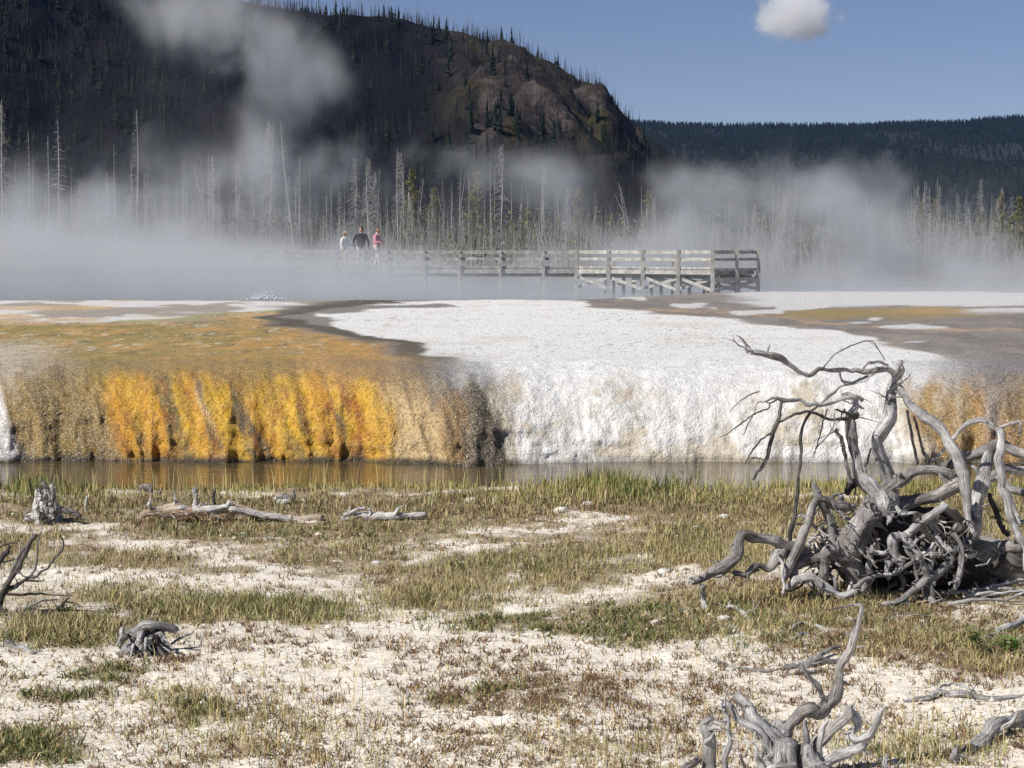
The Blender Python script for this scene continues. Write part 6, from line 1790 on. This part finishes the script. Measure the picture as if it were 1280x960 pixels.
# --- bank and plumes behind the boardwalk
BL = [(30, 290, 230, 56, 98, 6, 1.0), (290, 300, 170, 44, 98, 6, .85), (490, 325, 160, 20, 98, 7, .5), (150, 345, 420, 26, 98, 9, 1.2),
      (790, 318, 110, 44, 99, 7, 1.1), (925, 285, 130, 56, 99, 7, 1.1), (1060, 250, 90, 52, 100, 6, 1.0), (1180, 322, 170, 40, 100, 7, .9), (990, 345, 420, 26, 99, 9, .9),
      (250, 5, 75, 48, 102, 3.5, 1.5), (298, 44, 74, 42, 102, 3.5, 1.9), (352, 92, 62, 42, 102, 3.5, 1.0), (345, 150, 40, 52, 101, 3, .95), (338, 215, 48, 50, 101, 3, .9), (170, 210, 150, 60, 101, 3, .45), (430, 215, 80, 36, 101, 3, .6), (500, 190, 90, 32, 101, 3, .75), (585, 215, 90, 30, 101, 3, .6), (410, 110, 60, 50, 102, 3, .4),
      (700, 225, 100, 50, 101, 3.5, .75), (850, 228, 80, 32, 101, 3.5, .65), (1095, 212, 56, 28, 101, 3, .65), (90, 240, 190, 44, 100, 3.5, .6)]
def d_back(n, pos):
    S_ = blob_sum(n, pos, BL)
    S1 = n.m('DIVIDE', n.m('MULTIPLY', S_, 1.5), n.m('ADD', S_, 0.7))
    nz = curl_noise(n, pos, 0.27, 11, (1, .6, .8), 8.0)
    e = n.m('ADD', n.m('MULTIPLY', n.m('SUBTRACT', nz, 0.5), 3.4), n.m('SUBTRACT', n.m('MULTIPLY', S1, 1.05), 0.52))
    k = sm(n, 0.0, 1.0, e)
    veil = blob_sum(n, pos, [(130, 262, 330, 66, 100, 5, 1.0), (560, 275, 250, 50, 100, 5, .35), (980, 285, 330, 60, 100, 5, .9), (250, 120, 150, 110, 102, 4, .28)])
    vn = n.m('ADD', 0.15, n.m('MULTIPLY', sm(n, 0.36, 0.66, nz), 1.0))
    return n.m('ADD', n.m('MULTIPLY', n.m('MULTIPLY', S1, k), 0.23), n.m('MULTIPLY', n.m('MULTIPLY', veil, vn), 0.030))
m_ = volume_mat("steam_plumes", STEAM_C, attr_density)
grid_volume("steam_plumes", -36, 36, 88.0, 113.0, 0.95, 18.8, 0.27, d_back, m_, "tall wisps and plumes of grey steam rising behind the boardwalk")
# --- the one cloud
cc = P(993, 24, 5200)
cs = 5200 / FPX
def d_cloud(n):
    pos = n.vm('MULTIPLY', n.objco(), (1 / (62 * cs), 1 / (62 * cs), 1 / (56 * cs)))
    d = n.vm('LENGTH', pos)
    sep = n.node("ShaderNodeSeparateXYZ"); n.put(sep.inputs[0], pos)
    bot = n.m('MULTIPLY', n.m('MAXIMUM', 0.0, n.m('SUBTRACT', -0.25, sep.outputs[2])), 1.2)
    nz = n.noise(n.vm('ADD', pos, (3.1, 0.4, 1.7)), 1.9, 6, 0.62)
    v = n.m('SUBTRACT', n.m('ADD', 0.78, n.m('MULTIPLY', n.m('SUBTRACT', nz, 0.5), 2.1)), n.m('ADD', d, bot))
    return n.m('MULTIPLY', n.m('MULTIPLY', v, 2.6, clamp=True), 0.018)
mc = volume_mat("cloud_vapour", (0.985, 0.985, 0.99), d_cloud)
mc.cycles.volume_step_rate = 1.0
r_ = 74 * cs
o = box_obj("cloud", -r_ * 1.05, r_ * 1.05, -r_, r_, -r_ * .95, r_ * .95, mc, label="small white puffy cloud alone in the blue sky", cat="cloud")
o.location = cc
# --- bluish air
def d_haze(n):
    v = n.node("ShaderNodeValue"); v.outputs[0].default_value = HAZE
    return v.outputs[0]
HAZE = 0.000024
mh = volume_mat("haze_air", (0.20, 0.42, 1.0), d_haze)
box_obj("haze", -2200, 3000, -60, 3900, -2.4, 330, mh, label="thin bluish haze filling the valley air", kind="stuff")
